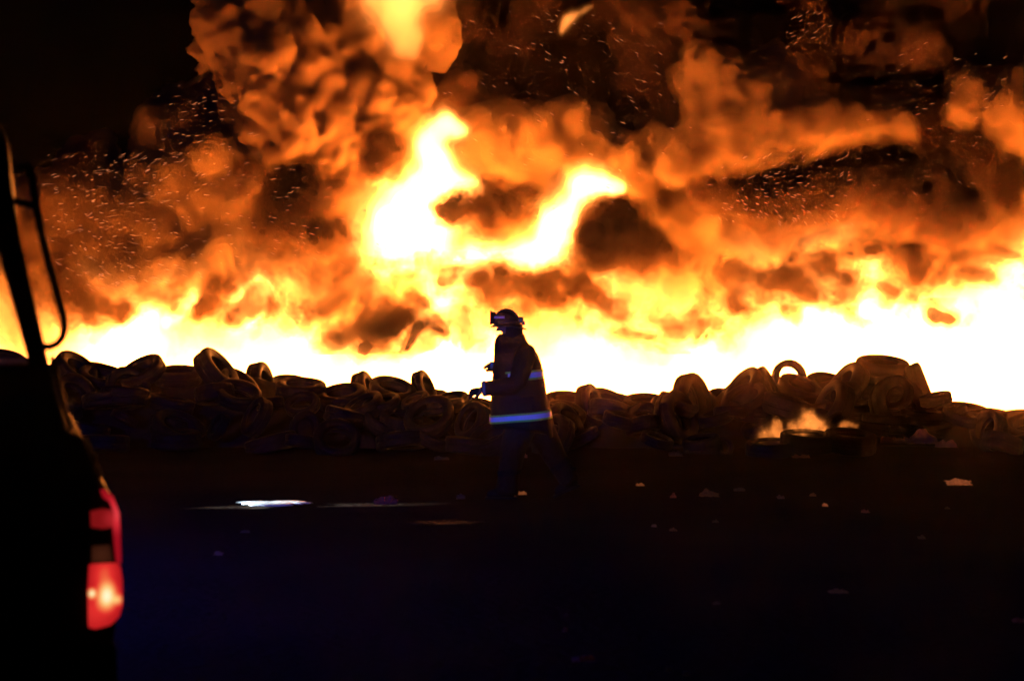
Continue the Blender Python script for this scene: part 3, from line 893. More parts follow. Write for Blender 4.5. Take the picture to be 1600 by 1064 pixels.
    band(1.19, 1.225, .092, (-.12, .215))
    b2 = bmesh.new(); add_tube(b2, [(-.345, -.302, 1.086), (-.372, -.30, 1.084)], .078, 20, cap=False); mesh_obj('reflective_band', b2, mat_solid('dulled cuff tape', (.14, .14, .15), .7), coat)  # tape colour dulled to cut its blue shine
    b2 = bmesh.new(); add_box(b2, (-.292, .0, 1.305), (.045, .05, .075), bevel=.01); mesh_obj('lapel_radio', b2, HELM, coat)
    # trousers: loose, standing off the legs
    bm = bmesh.new()
    def rag(p, r, k): return (p, r)
    add_tube(bm, [(.0, -.09, .98), (.02, -.10, .86), (-.02, -.11, .70), (-.075, -.115, .52), (-.10, -.115, .40), (-.125, -.115, .25), (-.14, -.115, .10), (-.145, -.115, .055)], [.19, .185, .155, .125, .118, .112, .112, .108], 22)
    add_tube(bm, [(.09, .09, .98), (.11, .10, .86), (.19, .10, .66), (.275, .10, .50), (.32, .10, .41), (.40, .10, .29), (.475, .10, .175), (.49, .10, .15)], [.19, .18, .145, .122, .115, .108, .105, .1], 22)
    for v in bm.verts:
        nz = perlin(np.array([[v.co.x * 9, v.co.y * 9, v.co.z * 5]], np.float32))[0]
        v.co += Vector((nz, nz * .5, 0)) * .02
    tr = mesh_obj('trousers', bm, TROU, root)
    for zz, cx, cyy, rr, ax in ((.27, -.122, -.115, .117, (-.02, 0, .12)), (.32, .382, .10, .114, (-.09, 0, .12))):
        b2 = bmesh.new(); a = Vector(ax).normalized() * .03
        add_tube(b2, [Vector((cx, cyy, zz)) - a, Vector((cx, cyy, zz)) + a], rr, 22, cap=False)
        mesh_obj('cuff_band', b2, mat_solid('dulled tape', (.016, .016, .016), .9, spec=.05), tr)  # tape colour darkened so the blue light barely shows on it
    # boots
    def boot(an, toe, heel):
        b2 = bmesh.new()
        an, toe, heel = Vector(an), Vector(toe), Vector(heel)
        add_tube(b2, [an + Vector((0, 0, .12)), an, an * .6 + heel * .4], [.075, .07, .055], 16)
        add_tube(b2, [heel + Vector((.02, 0, .01)), heel * .7 + toe * .3 + Vector((0, 0, .03)), heel * .35 + toe * .65 + Vector((0, 0, .012)), toe, toe + (toe - heel).normalized() * .03], [.045, .056, .052, .045, .02], 16)
        d = (toe - heel).normalized()
        q = d.to_track_quat('X', 'Z').to_matrix()
        add_box(b2, (toe + heel) / 2 - Vector((0, 0, .035)), ((toe - heel).length + .09, .1, .022), q, .008)
        mesh_obj('boot', b2, BOOT, root)
    boot((-.13, -.115, .12), (-.31, -.12, .05), (-.085, -.115, .05))
    boot((.475, .10, .18), (.355, .10, .055), (.535, .10, .135))
    # gloves
    for wr, dr, pn, sd in ((near_w, (-1, -.05, -.35), (0.2, .8, -.7), 1), (far_w, (-.75, -.5, .35), (.2, -.6, -.8), -1)):
        hn, he = hand_nodes(wr, dr, pn, sd, s=1.0)
        hn = [(x, y, z, r * 1.35 + .002) for x, y, z, r in hn]
        skin_mesh('glove', hn, he, GLOV, root, 2)
    # helmet
    hc = Vector((-.150, 0, 1.755))
    bm = bmesh.new()
    prof = []
    rings = []
    for k in range(11):
        t = k / 10 * math.pi / 2
        r = math.cos(t); z = math.sin(t)
        rings.append([hc + Vector((.128 * r * math.cos(a) + .0, .116 * r * math.sin(a), .142 * z - .055)) if k < 10 else hc + Vector((.004 * math.cos(a), .004 * math.sin(a), .087)) for a in [2 * math.pi * j / 40 for j in range(40)]])
    def brim(rx, ry, dz, xo):
        out = []
        for j in range(40):
            a = 2 * math.pi * j / 40; c = math.cos(a)
            back = max(0, c)
            out.append(hc + Vector((xo + (rx + .045 * back ** 2) * c, ry * math.sin(a), -.055 + dz - .028 * back ** 2)))
        return out
    rings = [brim(.126, .114, -.004, 0), brim(.160, .145, -.020, 0), brim(.158, .143, -.012, 0), brim(.130, .118, .004, 0)] + rings
    add_loft(bm, rings)
    add_tube(bm, [hc + Vector((.126 * math.cos(t), 0, .148 * math.sin(t) - .05)) for t in np.linspace(.25, math.pi - .25, 14)], [.008] + [.012] * 12 + [.008], 8)
    hel = mesh_obj('helmet', bm, HELM, root)
    bm = bmesh.new(); add_loft(bm, [[Vector((x + .02 * (z - 1.76), y * s, 1.765 + (z - 1.765) * s)) for y, z in ((-.03, 1.705), (.03, 1.705), (.045, 1.76), (.036, 1.815), (0, 1.84), (-.036, 1.815), (-.045, 1.76))] for x, s in ((-.312, .93), (-.305, 1.0), (-.294, 1.0), (-.288, .9), (-.255, .85))])
    mesh_obj('front_shield', bm, HELM, hel)
    bm = bmesh.new(); add_tube(bm, [hc + Vector((.133 * math.cos(a), .121 * math.sin(a), -.03)) for a in np.linspace(-2.2, 2.2, 24)], .014, 8)
    add_box(bm, hc + Vector((.143, 0, -.005)), (.05, .10, .065), bevel=.015); add_box(bm, hc + Vector((.17, 0, -.035)), (.03, .09, .04), bevel=.008)
    mesh_obj('goggles', bm, HELM, hel)
    bm = bmesh.new()
    a0 = np.linspace(math.radians(205), math.radians(262), 10)
    lo = [hc + Vector((.134 * math.cos(a), .121 * math.sin(a), -.0 + .01)) for a in a0]; hi = [hc + Vector((.130 * math.cos(a), .117 * math.sin(a), .024 + .01)) for a in a0]
    vl = [bm.verts.new(p) for p in lo]; vh = [bm.verts.new(p) for p in hi]
    for i in range(9): bm.faces.new((vl[i], vl[i + 1], vh[i + 1], vh[i]))
    o = mesh_obj('reflective_band', bm, SILV, hel); sd = o.modifiers.new('thick', 'SOLIDIFY'); sd.thickness = .003
    bm = bmesh.new()   # neck flap under the brim
    nf = []
    for z, rx, ry in ((1.715, .115, .112), (1.66, .118, .115), (1.60, .125, .12), (1.565, .13, .125)):
        nf.append([Vector((-.105 + rx * math.cos(a), ry * math.sin(a), z)) for a in np.linspace(-2.0, 2.0, 24)])
    vs = [[bm.verts.new(p) for p in r] for r in nf]
    for i in range(3):
        for k in range(23): bm.faces.new((vs[i][k], vs[i][k + 1], vs[i + 1][k + 1], vs[i + 1][k]))
    o = mesh_obj('neck_flap', bm, COAT, hel); sd = o.modifiers.new('thick', 'SOLIDIFY'); sd.thickness = .008
firefighter()

# ------------------------------------------------------------------ vehicle at the left
VC = Vector((-1.38, 5.0, 0.0)); VYAW = math.radians(198.5)
def uz(px, py):
    t = (px - 800) / FPX
    u = (-1.38 - 5 * t) / (.948 - .317 * t)
    return (u, EYE - (py - 532) / FPX * (5 - .317 * u))

def vehicle():
    root = empty('rescue_vehicle', VC, 'dark rescue vehicle with a lit red tail lamp and a grab rail', 'vehicle')
    root.rotation_euler = (0, 0, VYAW)
    PAINT = mat_solid('dark vehicle paint', (0.010, 0.010, 0.011), 0.55, spec=.12, var=.2, scale=3)
    TRIM = mat_solid('black plastic', (0.012, 0.012, 0.012), 0.7, spec=.1)
    SATIN = mat_solid('worn satin trim', (0.09, 0.08, 0.075), 0.45, metal=.3)
    RUB = RUBBER
    W = 1.8
    rear = [uz(*p) for p in ((106, 676), (128, 681), (140, 706), (149, 731), (162, 757), (174, 775), (181, 800), (184, 850), (185, 900), (184, 950), (181, 985), (178, 1000), (181, 1040), (181, 1085))]
    # lower body: rear outline, sill with two wheel arches, bonnet
    prof = [(rear[0][0], rear[0][1])] + rear
    low = [(.12, .30), (.45, .30)]
    def arch(cx): return [(cx + .40 * math.cos(a), .36 + .40 * math.sin(a)) for a in np.linspace(math.pi - .15, .15, 14)]
    low += arch(.98) + [(1.5, .28), (3.2, .28)] + arch(3.72) + [(4.2, .30), (4.62, .34), (4.68, .6), (4.62, .86), (4.5, .95), (3.55, 1.06), (3.2, 1.38)]
    poly = prof[1:] + low + [(2.0, 1.44), (.8, 1.465), (uz(60, 568)[0], uz(60, 568)[1]), (uz(74, 600)[0], uz(74, 600)[1])]
    bm = bmesh.new()
    add_prism(bm, poly, 0.0, -W)
    body = mesh_obj('body', bm, PAINT, root, smooth=False)
    bv = body.modifiers.new('soft', 'BEVEL'); bv.width = .03; bv.segments = 3; bv.limit_method = 'ANGLE'; bv.angle_limit = math.radians(50)
    # cabin: rear pillars, roof, posts
    pr = [uz(*p) for p in ((8, 215), (18, 290), (26, 335), (30, 357), (45, 431), (74, 556), (88, 612), (106, 677))]
    pl = [uz(*p) for p in ((72, 700), (42, 556), (15, 455), (0, 404), (-30, 310))]
    for y0, y1 in ((0.0, -.07), (-W + .07, -W)):
        bm = bmesh.new(); add_prism(bm, pr + pl, y0, y1)
        o = mesh_obj('rear_pillar', bm, TRIM, root, smooth=False)
        bv = o.modifiers.new('soft', 'BEVEL'); bv.width = .012; bv.segments = 2
    zr = pr[0][1]
    bm = bmesh.new()
    add_prism(bm, [(pr[1][0] + .0, pr[1][1] + .02), (pr[0][0] - .01, zr + .01), (pr[0][0] + .06, zr + .07), (.9, zr + .12), (2.0, zr + .11), (2.5, zr + .02), (2.45, zr - .05), (1.6, zr - .03), (.6, zr - .10), (pl[-1][0], pl[-1][1] - .02)], 0.012, -W - .012)
    roof = mesh_obj('roof', bm, PAINT, root, smooth=False)
    bv = roof.modifiers.new('soft', 'BEVEL'); bv.width = .03; bv.segments = 3
    for y in (-.035, -W + .035):
        for a, b in (((1.35, 1.22), (1.30, zr - .03)), ((2.2, 1.22), (2.15, zr)), ((3.25, 1.18), (2.47, zr))):
            bm = bmesh.new(); add_tube(bm, [(a[0], y, a[1] - .02), ((a[0] + b[0]) / 2 - .02, y, (a[1] + b[1]) / 2), (b[0], y, b[1])], .045, 8); mesh_obj('door_pillar', bm, PAINT, root)
    gm, gt, gb = mat_base('window glass'); gb.inputs['Base Color'].default_value = (.93, .95, .94, 1); gb.inputs['Transmission Weight'].default_value = 1; gb.inputs['Roughness'].default_value = 0.0; gb.inputs['IOR'].default_value = 1.2
    for y in (-.04, -W + .04):
        for q in ([pl[0], pl[1], pl[2], pl[3], pl[4], (.75, zr - .08), (1.28, zr - .05), (1.33, 1.46)], [(1.4, 1.45), (1.35, zr - .04), (2.1, zr - .02), (2.16, 1.42)], [(2.25, 1.42), (2.2, zr - .03), (2.42, zr - .06), (2.95, 1.40)]):
            bm = bmesh.new(); add_prism(bm, [(u, z) for u, z in q], y - .002, y + .002); mesh_obj('side_window', bm, gm, root, smooth=False)
    # hatch edge trims that catch the fire, between the pillars
    bm = bmesh.new(); e = [uz(*p) for p in ((79, 556), (92, 612), (108, 672))]
    add_tube(bm, [(u - .005, .004, z) for u, z in e], [.010, .011, .010], 8)
    mesh_obj('hatch_trim', bm, SATIN, root)
    bm = bmesh.new(); e = [uz(*p) for p in ((131, 684), (139, 702), (147, 726), (157, 746))]
    add_tube(bm, [(u - .004, .0, z) for u, z in e], .008, 8)
    mesh_obj('hatch_trim', bm, SATIN, root)
    for p in ((108, 627), (144, 713), (148, 732)):  # small knobs added for the glints along the rear edge
        u, z = uz(*p); bm = bmesh.new(); bmesh.ops.create_uvsphere(bm, u_segments=12, v_segments=8, radius=.013)
        bmesh.ops.translate(bm, verts=bm.verts, vec=(u - .006, .006, z)); mesh_obj('glint_knob', bm, SATIN, root)
    # grab rail behind the rear pillar
    bm = bmesh.new()
    rail = [(30, 262), (42, 258), (50, 272), (56, 320), (66, 370), (78, 415), (91, 465), (99, 492), (101, 512), (98, 527), (90, 537), (78, 542), (68, 541)]
    add_tube(bm, [(uz(*p)[0], -.03, uz(*p)[1]) for p in rail], .0135, 10)
    a, b = uz(22, 312), uz(56, 322); add_tube(bm, [(a[0], -.03, a[1]), (b[0], -.03, b[1])], .012, 8)
    mesh_obj('grab_rail', bm, TRIM, root)
    # bumper
    bm = bmesh.new(); add_prism(bm, [uz(176, 1003), uz(182, 1015), uz(184, 1080), (.2, .28), (.35, .30), (.30, .50)], .02, -W - .02); o = mesh_obj('bumper', bm, TRIM, root, smooth=False)
    # tail lamps
    def lamp(y0, y1, lit):
        L = link(bpy.data.objects.new('tail_lamp', None)); L.parent = root
        RED = mat_solid('red lamp plastic', (.35, .012, .012), .25, var=.1)
        def part(name, pts, mat, p0=0.0, p1=0.0, bev=.006):
            b3 = bmesh.new(); add_prism(b3, [uz(*p) for p in pts], y0 + p0, y1 - p1)
            o = mesh_obj(name, b3, mat, L, smooth=False)
            if bev:
                bv = o.modifiers.new('soft', 'BEVEL'); bv.width = bev; bv.segments = 3
            return o
        def glow(name, ramp, r):
            m = bpy.data.materials.new(name); m.use_nodes = True; t = m.node_tree; t.nodes.clear()
            out = t.nodes.new('ShaderNodeOutputMaterial'); e = t.nodes.new('ShaderNodeEmission')
            tc = t.nodes.new('ShaderNodeTexCoord')
            acc = None
            for (c, rad, gain) in r:
                u, z = uz(*c)
                sub = t.nodes.new('ShaderNodeVectorMath'); sub.operation = 'SUBTRACT'; sub.inputs[1].default_value = (u, y0, z)
                sc = t.nodes.new('ShaderNodeVectorMath'); sc.operation = 'MULTIPLY'; sc.inputs[1].default_value = (1 / rad[0], 0, 1 / rad[1])
                ln = t.nodes.new('ShaderNodeVectorMath'); ln.operation = 'LENGTH'
                t.links.new(tc.outputs['Object'], sub.inputs[0]); t.links.new(sub.outputs[0], sc.inputs[0]); t.links.new(sc.outputs[0], ln.inputs[0])
                mr = t.nodes.new('ShaderNodeMapRange'); mr.interpolation_type = 'SMOOTHSTEP'
                mr.inputs[1].default_value = 0; mr.inputs[2].default_value = 1; mr.inputs[3].default_value = gain; mr.inputs[4].default_value = 0
                t.links.new(ln.outputs['Value'], mr.inputs[0])
                if acc is None: acc = mr.outputs[0]
                else:
                    ad = t.nodes.new('ShaderNodeMath'); ad.operation = 'ADD'; t.links.new(acc, ad.inputs[0]); t.links.new(mr.outputs[0], ad.inputs[1]); acc = ad.outputs[0]
            cr = t.nodes.new('ShaderNodeValToRGB'); cr.color_ramp.elements[0].color = (*ramp[0], 1); cr.color_ramp.elements[1].color = (*ramp[-1], 1)
            for i, c in enumerate(ramp[1:-1]):
                el = cr.color_ramp.elements.new((i + 1) / (len(ramp) - 1)); el.color = (*c, 1)
            t.links.new(acc, cr.inputs[0]); t.links.new(cr.outputs[0], e.inputs[0]); t.links.new(e.outputs[0], out.inputs[0])
            return m
        dark = mat_solid('dark lamp housing', (.02, .012, .01), .35)
        part('housing', [(140, 766), (158, 764), (170, 768), (182, 792), (185, 850), (186, 900), (186, 950), (178, 975), (150, 982), (138, 982), (137, 878), (140, 850)], dark, .012, 0)
        lens = glow('lit brake lens', [(.46, .008, .011), (.78, .03, .025), (.95, .22, .07), (1, .62, .2), (1, .95, .6)],
                    [((168, 930), (.055, .075), .85), ((143, 925), (.022, .028), .95), ((163, 900), (.06, .11), .35), ((150, 950), (.09, .09), .22), ((186, 935), (.03, .03), .5)])
        part('brake_lens', [(139, 880), (182, 878), (188, 884), (191, 905), (191, 945), (186, 962), (172, 975), (150, 981), (138, 979), (137, 920)], lens, .022, -.0, .008)
        rim = glow('lit lamp rim', [(.30, .004, .010), (.62, .02, .03), (.8, .06, .07)], [((184, 800), (.07, .09), .8), ((186, 940), (.03, .12), .5)])
        part('outer_rim', [(156, 764), (166, 765), (178, 778), (186, 800), (188, 835), (189, 878), (181, 878), (178, 850), (176, 826), (178, 800), (170, 782), (160, 776)], rim, .026, 0, .005)
        part('marker_lens', [(141, 798), (160, 794), (177, 796), (178, 822), (160, 825), (142, 822)], glow('lit marker lens', [(.2, .005, .006), (.42, .016, .02)], [((180, 808), (.06, .05), 1)]), .022, 0, .004)
        part('reverse_lens', [(143, 852), (172, 850), (176, 876), (143, 877)], glow('dim amber lens', [(.02, .004, .002), (.05, .012, .005)], [((158, 866), (.06, .06), 1)]), .020, 0, .004)
    lamp(0.0, -.05, True)
    # wheels
    for cx in (.98, 3.72):
        for y in (-.12, -W + .12):
            wh = link(bpy.data.objects.new('wheel', None)); wh.parent = root; wh.location = (cx, y, .36); wh.rotation_euler = (math.pi / 2, 0, 0)
            ty = link(bpy.data.objects.new('tyre_ring', TYRES[2])); ty.parent = wh; ty.scale = (.36, .36, .36)
            bm = bmesh.new(); bmesh.ops.create_cone(bm, cap_ends=True, segments=32, radius1=.225, radius2=.225, depth=.14)
            for k in range(5):
                a = k * 2 * math.pi / 5; add_box(bm, (.12 * math.cos(a), .12 * math.sin(a), 0), (.17, .045, .17), Matrix.Rotation(a, 3, 'Z'), .006)
            mesh_obj('rim', bm, SATIN, wh, smooth=False)
    # beacon bar on the roof: the blue light on the yard
    BL = mat_emit('blue beacon glow', (.02, .06, 1.0), 12)
    bm = bmesh.new(); add_box(bm, (1.3, -.9, zr + .15), (.3, 1.3, .05), bevel=.015); bar = mesh_obj('light_bar', bm, TRIM, root, smooth=False)
    for y in (-.45, -1.35):
        bm = bmesh.new(); add_box(bm, (1.3, y, zr + .215), (.26, .36, .09), bevel=.03); mesh_obj('beacon', bm, BL, bar, smooth=False)
vehicle()

# the blue flashing light of another emergency vehicle, out of the picture at the left
ld = bpy.data.lights.new('emergency_light', 'POINT'); ld.color = (.04, .06, 1.0); ld.energy = 450; ld.shadow_soft_size = .15
link(bpy.data.objects.new('emergency_light', ld)).location = (-4.9, 8.2, 1.5)
ld = bpy.data.lights.new('tape_spot', 'SPOT'); ld.color = (.05, .12, 1.0); ld.energy = 3400; ld.shadow_soft_size = .06; ld.spot_size = math.radians(5.6); ld.spot_blend = .6  # unseen narrow spot added to brighten the reflective bands
bb = link(bpy.data.objects.new('tape_spot', ld)); bb.location = (-1.3, -1.0, 2.3)
bb.rotation_euler = (Vector((.03, 14.0, 1.15)) - bb.location).to_track_quat('-Z', 'Y').to_euler()

# ------------------------------------------------------------------ wet patch, foam and litter on the yard
def gp(px, py):
    d = FPX * EYE / (py - 532)
    return at(px, py, d)

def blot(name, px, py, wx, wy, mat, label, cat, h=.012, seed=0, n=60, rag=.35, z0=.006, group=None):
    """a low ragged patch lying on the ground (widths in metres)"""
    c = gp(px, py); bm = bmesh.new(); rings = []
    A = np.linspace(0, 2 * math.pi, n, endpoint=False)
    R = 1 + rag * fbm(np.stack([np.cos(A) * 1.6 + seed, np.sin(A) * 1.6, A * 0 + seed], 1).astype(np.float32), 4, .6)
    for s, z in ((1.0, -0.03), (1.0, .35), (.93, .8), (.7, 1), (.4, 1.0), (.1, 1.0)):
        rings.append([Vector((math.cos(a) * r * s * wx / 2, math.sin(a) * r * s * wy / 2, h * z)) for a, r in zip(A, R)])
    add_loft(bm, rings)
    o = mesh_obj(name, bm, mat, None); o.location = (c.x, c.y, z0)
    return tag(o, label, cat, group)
GLINT = mat_solid('painted glint', (.75, .78, .78), .35, var=.25, scale=6, bump=.8, bscale=18)
WET = mat_solid('standing water', (.02, .018, .016), .8, spec=.12, var=.2, bump=.15, bscale=6)
blot('glint_patch', 436, 788, .62, .30, GLINT, 'bright white streak of painted glint on the dark ground left of the firefighter', 'glint', h=.018, seed=4, rag=.95)  # pale patch put in for a glint of light on the ground
blot('puddle', 695, 818, .6, .28, WET, 'shallow puddle with a dull red sheen in front of the firefighter feet', 'puddle', h=.003, seed=9, rag=.9, z0=.008)
ld = bpy.data.lights.new('torch_light', 'SPOT'); ld.energy = 12000; ld.color = (.80, .95, 1.0); ld.spot_size = math.radians(4); ld.spot_blend = 1.0; ld.shadow_soft_size = .03
tl = link(bpy.data.objects.new('torch_light', ld)); tl.location = (-7.2, 12.6, .75)
tl.rotation_euler = (gp(440, 788) - tl.location).to_track_quat('-Z', 'Y').to_euler()

PAPER = {}
def paper(col, tr):
    k = (col, tr)
    if k not in PAPER:
        m, t, b = mat_base('litter'); b.inputs['Base Color'].default_value = (*col, 1); b.inputs['Roughness'].default_value = .8
        out = t.nodes['Material Output']; tl_ = t.nodes.new('ShaderNodeBsdfTranslucent'); tl_.inputs[0].default_value = (*col, 1)
        nz = t.nodes.new('ShaderNodeTexNoise'); nz.inputs['Scale'].default_value = 30
        bp = t.nodes.new('ShaderNodeBump'); bp.inputs['Strength'].default_value = .5; t.links.new(nz.outputs['Fac'], bp.inputs['Height']); t.links.new(bp.outputs['Normal'], b.inputs['Normal'])
        mx = t.nodes.new('ShaderNodeMixShader'); mx.inputs[0].default_value = tr
        t.links.new(b.outputs[0], mx.inputs[1]); t.links.new(tl_.outputs[0], mx.inputs[2]); t.links.new(mx.outputs[0], out.inputs[0])
        PAPER[k] = m
    return PAPER[k]
GLOW_SCRAP = mat_solid('self-lit scrap', (.25, .12, .06), .8)  # emission added to paint firelit brightness onto a few scraps
_b = GLOW_SCRAP.node_tree.nodes['Principled BSDF']; _t = GLOW_SCRAP.node_tree
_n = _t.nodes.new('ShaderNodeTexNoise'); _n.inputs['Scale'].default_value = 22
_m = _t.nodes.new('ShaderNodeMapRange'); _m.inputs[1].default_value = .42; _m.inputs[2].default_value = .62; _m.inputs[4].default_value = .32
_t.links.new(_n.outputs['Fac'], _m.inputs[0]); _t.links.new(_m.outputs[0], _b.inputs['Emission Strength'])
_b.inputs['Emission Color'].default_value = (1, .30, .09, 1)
def crumple(name, px, py, wpx, hpx, label, cat, col=(.7, .62, .55), tr=.5, seed=0, d=None, group=None, dep=.6):
    """a crumpled scrap: a folded sheet bent up off the ground"""
    dd = d or FPX * EYE / (py + hpx / 2 - 532)
    c = at(px, py, dd); w_ = wpx / FPX * dd; h_ = hpx / FPX * dd
    bm = bmesh.new(); nx, ny = 14, 9
    V = []
    for i in range(nx):
        for j in range(ny):
            u = i / (nx - 1) - .5; v = j / (ny - 1)
            p = np.array([[u * 3 + seed * 7.1, v * 2.2, seed * 1.7]], np.float32)
            a = perlin(p * 1.3)[0]; b2 = perlin(p * 2.9 + 5)[0]; e = perlin(p * 1.3 + 11)[0]
            edge = 1 - .5 * abs(2 * u) ** 2
            V.append(bm.verts.new((u * w_ * (1 + .25 * e), (v - .5) * w_ * dep * .6 + w_ * .3 * b2, max(.002, h_ * (v * edge * (.75 + .9 * a) + .15 * b2)))))
    for i in range(nx - 1):
        for j in range(ny - 1):
            bm.faces.new((V[i * ny + j], V[(i + 1) * ny + j], V[(i + 1) * ny + j + 1], V[i * ny + j + 1]))
    o = mesh_obj(name, bm, GLOW_SCRAP if (px, py) in ((1498, 752), (1108, 769), (792, 768), (1000, 757), (1289, 789), (815, 770)) else paper(col, tr), None, smooth=False)
    sd = o.modifiers.new('thick', 'SOLIDIFY'); sd.thickness = .0012
    o.location = (c.x, c.y, (c.z - h_ / 2) if d else 0.008)
    return tag(o, label, cat, group)
G_LIT = 'litter scattered on the yard'
TAN = (.5, .36, .24); PALE = (.6, .52, .45); PINK = (.55, .3, .25); GREY = (.26, .23, .2)
LITTER = [
    ('paper_scrap', 603, 781, 36, 12, 'pinkish crumpled paper just right of the white foam streak', 'paper', PINK, .4),
    ('paper_scrap', 792, 768, 26, 14, 'crumpled paper painted with an orange glow at the feet of the firefighter', 'paper', TAN, .6),
    ('paper_scrap', 815, 770, 16, 6, 'thin strip of card beside the crumpled paper at the firefighter feet', 'card', TAN, .5),
    ('paper_scrap', 690, 716, 24, 5, 'flat grey scrap on the ground level with the firefighter knees', 'scrap', GREY, .3),
    ('plastic_scrap', 818, 711, 12, 8, 'small reddish scrap between the legs of the firefighter', 'scrap', PINK, .5),
    ('plastic_scrap', 720, 776, 14, 7, 'dim grey scrap just left of the firefighter boots', 'scrap', GREY, .4),
    ('paper_scrap', 1000, 757, 14, 5, 'lone small orange scrap midway between firefighter and tall stack', 'scrap', TAN, .6),
    ('paper_scrap', 1108, 771, 30, 9, 'orange crumpled bag on the ground below the large round tyre', 'bag', TAN, .65),
    ('paper_scrap', 1052, 775, 10, 6, 'small reddish scrap left of the orange crumpled bag', 'scrap', PINK, .5),
    ('paper_scrap', 1155, 765, 18, 5, 'faint flat scrap right of the orange crumpled bag', 'scrap', GREY, .5),
    ('paper_scrap', 1056, 709, 22, 7, 'bent dull scrap below the leaning tyre at the foot of the berm', 'scrap', GREY, .5),
    ('plastic_scrap', 1251, 712, 28, 6, 'red-edged strip of plastic below the low glow shapes', 'plastic strip', PINK, .6),
    ('paper_scrap', 1498, 752, 40, 10, 'long bright orange scrap lying alone on the right', 'paper', PALE, .7),
    ('paper_scrap', 1220, 777, 12, 5, 'faint scrap in the first row right of the orange bag', 'scrap', TAN, .5),
    ('paper_scrap', 1270, 773, 10, 5, 'small scrap nearest the foot of the tall stack', 'scrap', TAN, .5),
    ('paper_scrap', 1289, 789, 9, 5, 'tiny orange speck in front of the tall stack', 'scrap', TAN, .7),
    ('paper_scrap', 1352, 799, 14, 5, 'dull red scrap in front and right of the tall stack', 'scrap', PINK, .5),
    ('paper_scrap', 1440, 840, 12, 5, 'small grey scrap alone on the open ground at the right', 'scrap', GREY, .6),
    ('paper_scrap', 1480, 794, 8, 4, 'tiny pale scrap below the long bright orange one', 'scrap', GREY, .6),
    ('paper_scrap', 1022, 822, 8, 4, 'pale speck of paper in the middle of the yard', 'scrap', PALE, .6),
    ('paper_scrap', 1052, 828, 12, 4, 'thin brown scrap beside the pale speck in the middle of the yard', 'scrap', TAN, .6),
    ('paper_scrap', 1118, 815, 10, 4, 'grey scrap in front of the orange crumpled bag', 'scrap', GREY, .6),
    ('paper_scrap', 383, 831, 14, 4, 'thin dim scrap below the white foam streak', 'scrap', GREY, .5),
    ('paper_scrap', 341, 865, 14, 6, 'faint brown scrap nearest the vehicle', 'scrap', TAN, .4),
    ('paper_scrap', 1310, 925, 30, 4, 'long flat scrap near the lower right of the yard', 'scrap', TAN, .4),
    ('paper_scrap', 1592, 970, 20, 5, 'reddish scrap cut by the right edge of the picture', 'scrap', PINK, .4),
    ('paper_scrap', 912, 1030, 36, 7, 'reddish flat scrap close to the camera', 'scrap', PINK, .4),
    ('paper_scrap', 883, 985, 8, 6, 'small red crumb of litter near the camera', 'scrap', PINK, .5),
    ('paper_scrap', 885, 962, 7, 4, 'grey crumb of litter just beyond the red one', 'scrap', GREY, .5),
    ('paper_scrap', 1045, 1047, 10, 7, 'grey pebble-sized scrap at the bottom edge, left one of two', 'scrap', GREY, .5),
    ('paper_scrap', 1072, 1053, 10, 6, 'grey pebble-sized scrap at the bottom edge, right one of two', 'scrap', GREY, .5),
    ('paper_scrap', 1120, 943, 12, 4, 'flat grey scrap alone in the lower middle of the yard', 'scrap', GREY, .5),
]
for i, (nm, px, py, wp, hp, lab, cat, col, tr) in enumerate(LITTER):
    crumple(nm, px, py, wp, hp * 1.3, lab, cat, col, min(.9, tr + .3), seed=i + 1, group=G_LIT)
for i, (px, py, wp, hp, lab) in enumerate(((1398, 684, 44, 16, 'left dull orange clump of melted bags at the foot of the tall stack'), (1440, 682, 50, 22, 'middle dark pink clump of melted bags at the foot of the tall stack'), (1478, 692, 34, 14, 'right orange clump of melted bags at the foot of the tall stack'))):
    crumple('melted_bag', px, py, wp, hp, lab, 'bag', (.85, .6, .45), .85, seed=60 + i, d=19.2, group='melted bags', dep=.4)

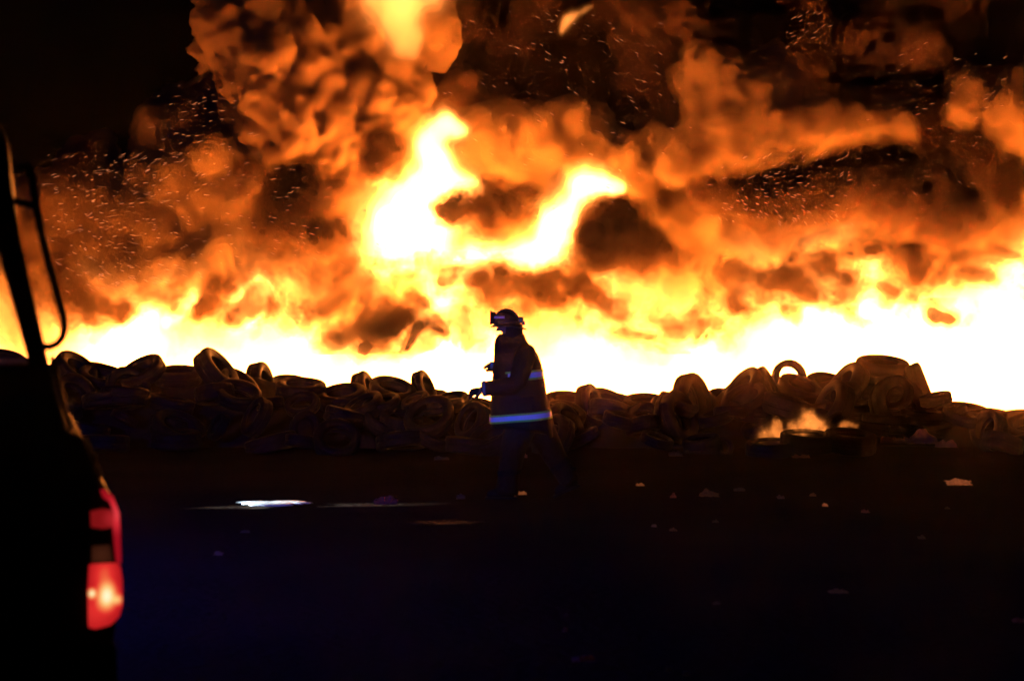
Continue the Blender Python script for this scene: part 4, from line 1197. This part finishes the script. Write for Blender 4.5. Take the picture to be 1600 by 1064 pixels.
# ------------------------------------------------------------------ sparks
def spark_mesh(L, R):
    bm = bmesh.new()
    add_tube(bm, [(-L / 2, 0, 0), (-L * .2, 0, R * .15), (L * .25, 0, -R * .1), (L / 2, 0, 0)], [R * .25, R, R * .8, R * .2], 5)
    me = bpy.data.meshes.new('spark'); bm.to_mesh(me); bm.free(); return me
EMB = mat_emit('glowing ember', (1.0, .33, .14), .6)
SPM = [spark_mesh(l, r) for l, r in ((.20, .0035), (.14, .004), (.09, .0045), (.04, .0055), (.27, .0032))]
for m in SPM: m.materials.append(EMB)
rs = random.Random(3)
CL = [  # box in the picture, count, slope in degrees at top and bottom (down to the right is positive), mesh choice, group, label
    ((55, 240, 330, 460), 105, (-22, 24), (0, 1, 4), 'sparks streaming at the far left', 'thin glowing spark streaming through the brown smoke above the grab rail'),
    ((225, 130, 420, 290), 24, (-12, -4), (0, 1, 2), 'sparks over the dark smoke dome', 'faint spark drifting in front of the dark smoke dome'),
    ((300, 255, 620, 430), 36, (-14, 24), (1, 2), 'sparks between the left smoke bank and the tallest flame', 'small spark among the black clots left of the tallest flame'),
    ((690, 15, 1080, 330), 44, (26, 24), (0, 1, 2), 'sparks in the black smoke overhead', 'slanting spark in the black smoke above the branching flame'),
    ((1105, 235, 1340, 352), 62, (-45, 45), (2, 3, 3), 'sparks under the slanting smoke shelf', 'bright speck of a spark swarm under the slanting smoke shelf'),
    ((1330, 60, 1600, 350), 22, (-25, 20), (1, 2, 3), 'sparks at the upper right', 'single spark drifting in the dark smoke at the upper right'),
    ((1225, 15, 1300, 75), 7, (-30, -20), (1, 2), 'sparks near the top edge', 'spark in the small cluster near the top edge of the smoke'),
]
def spark_place(box, slope):
    for _ in range(50):
        px = rs.uniform(box[0], box[2]); py = rs.uniform(box[1], box[3])
        if rs.random() < 1 - ((px - (box[0] + box[2]) / 2) / (box[2] - box[0])) ** 2 * 3.2: break
    t = (py - box[1]) / (box[3] - box[1])
    ang = math.radians(slope[0] + (slope[1] - slope[0]) * t + rs.gauss(0, 9))
    return at(px, py, rs.uniform(26.5, 29.5)), ang
for box, n, slope, ch, grp, lab in CL:
    for _ in range(n):
        loc, ang = spark_place(box, slope)
        o = link(bpy.data.objects.new('spark', SPM[rs.choice(ch)]))
        o.location = loc; o.rotation_euler = (rs.uniform(-.3, .3), ang, rs.uniform(-.4, .4))
        s = rs.uniform(.45, .95); o.scale = (s, s, s)
        tag(o, lab, 'spark', grp)
bm = bmesh.new()
for box, n, slope, ch, grp, lab in CL:
    for _ in range(int(n * 2)):
        loc, ang = spark_place(box, slope)
        l = rs.uniform(.03, .11); dv = Vector((math.cos(ang), 0, -math.sin(ang))) * l / 2
        add_tube(bm, [loc - dv, loc, loc + dv], [.002, .006, .002], 4)
tag(mesh_obj('fine_sparks', bm, EMB), 'finest sparks glittering all through the smoke', 'sparks', None, 'stuff')
# ------------------------------------------------------------------ smoky air
def haze():
    bm = bmesh.new(); add_box(bm, (0, 24, 6), (70, 60, 15))
    m = bpy.data.materials.new('smoky air'); m.use_nodes = True; t = m.node_tree; t.nodes.clear()
    o = t.nodes.new('ShaderNodeOutputMaterial'); v = t.nodes.new('ShaderNodeVolumePrincipled')
    v.inputs['Color'].default_value = (.7, .6, .5, 1); v.inputs['Density'].default_value = .0005; v.inputs['Anisotropy'].default_value = .92
    t.links.new(v.outputs[0], o.inputs['Volume'])
    tag(mesh_obj('haze', bm, m, None, smooth=False), 'thin smoky air glowing over the whole burning yard', 'haze', None, 'stuff')
haze()
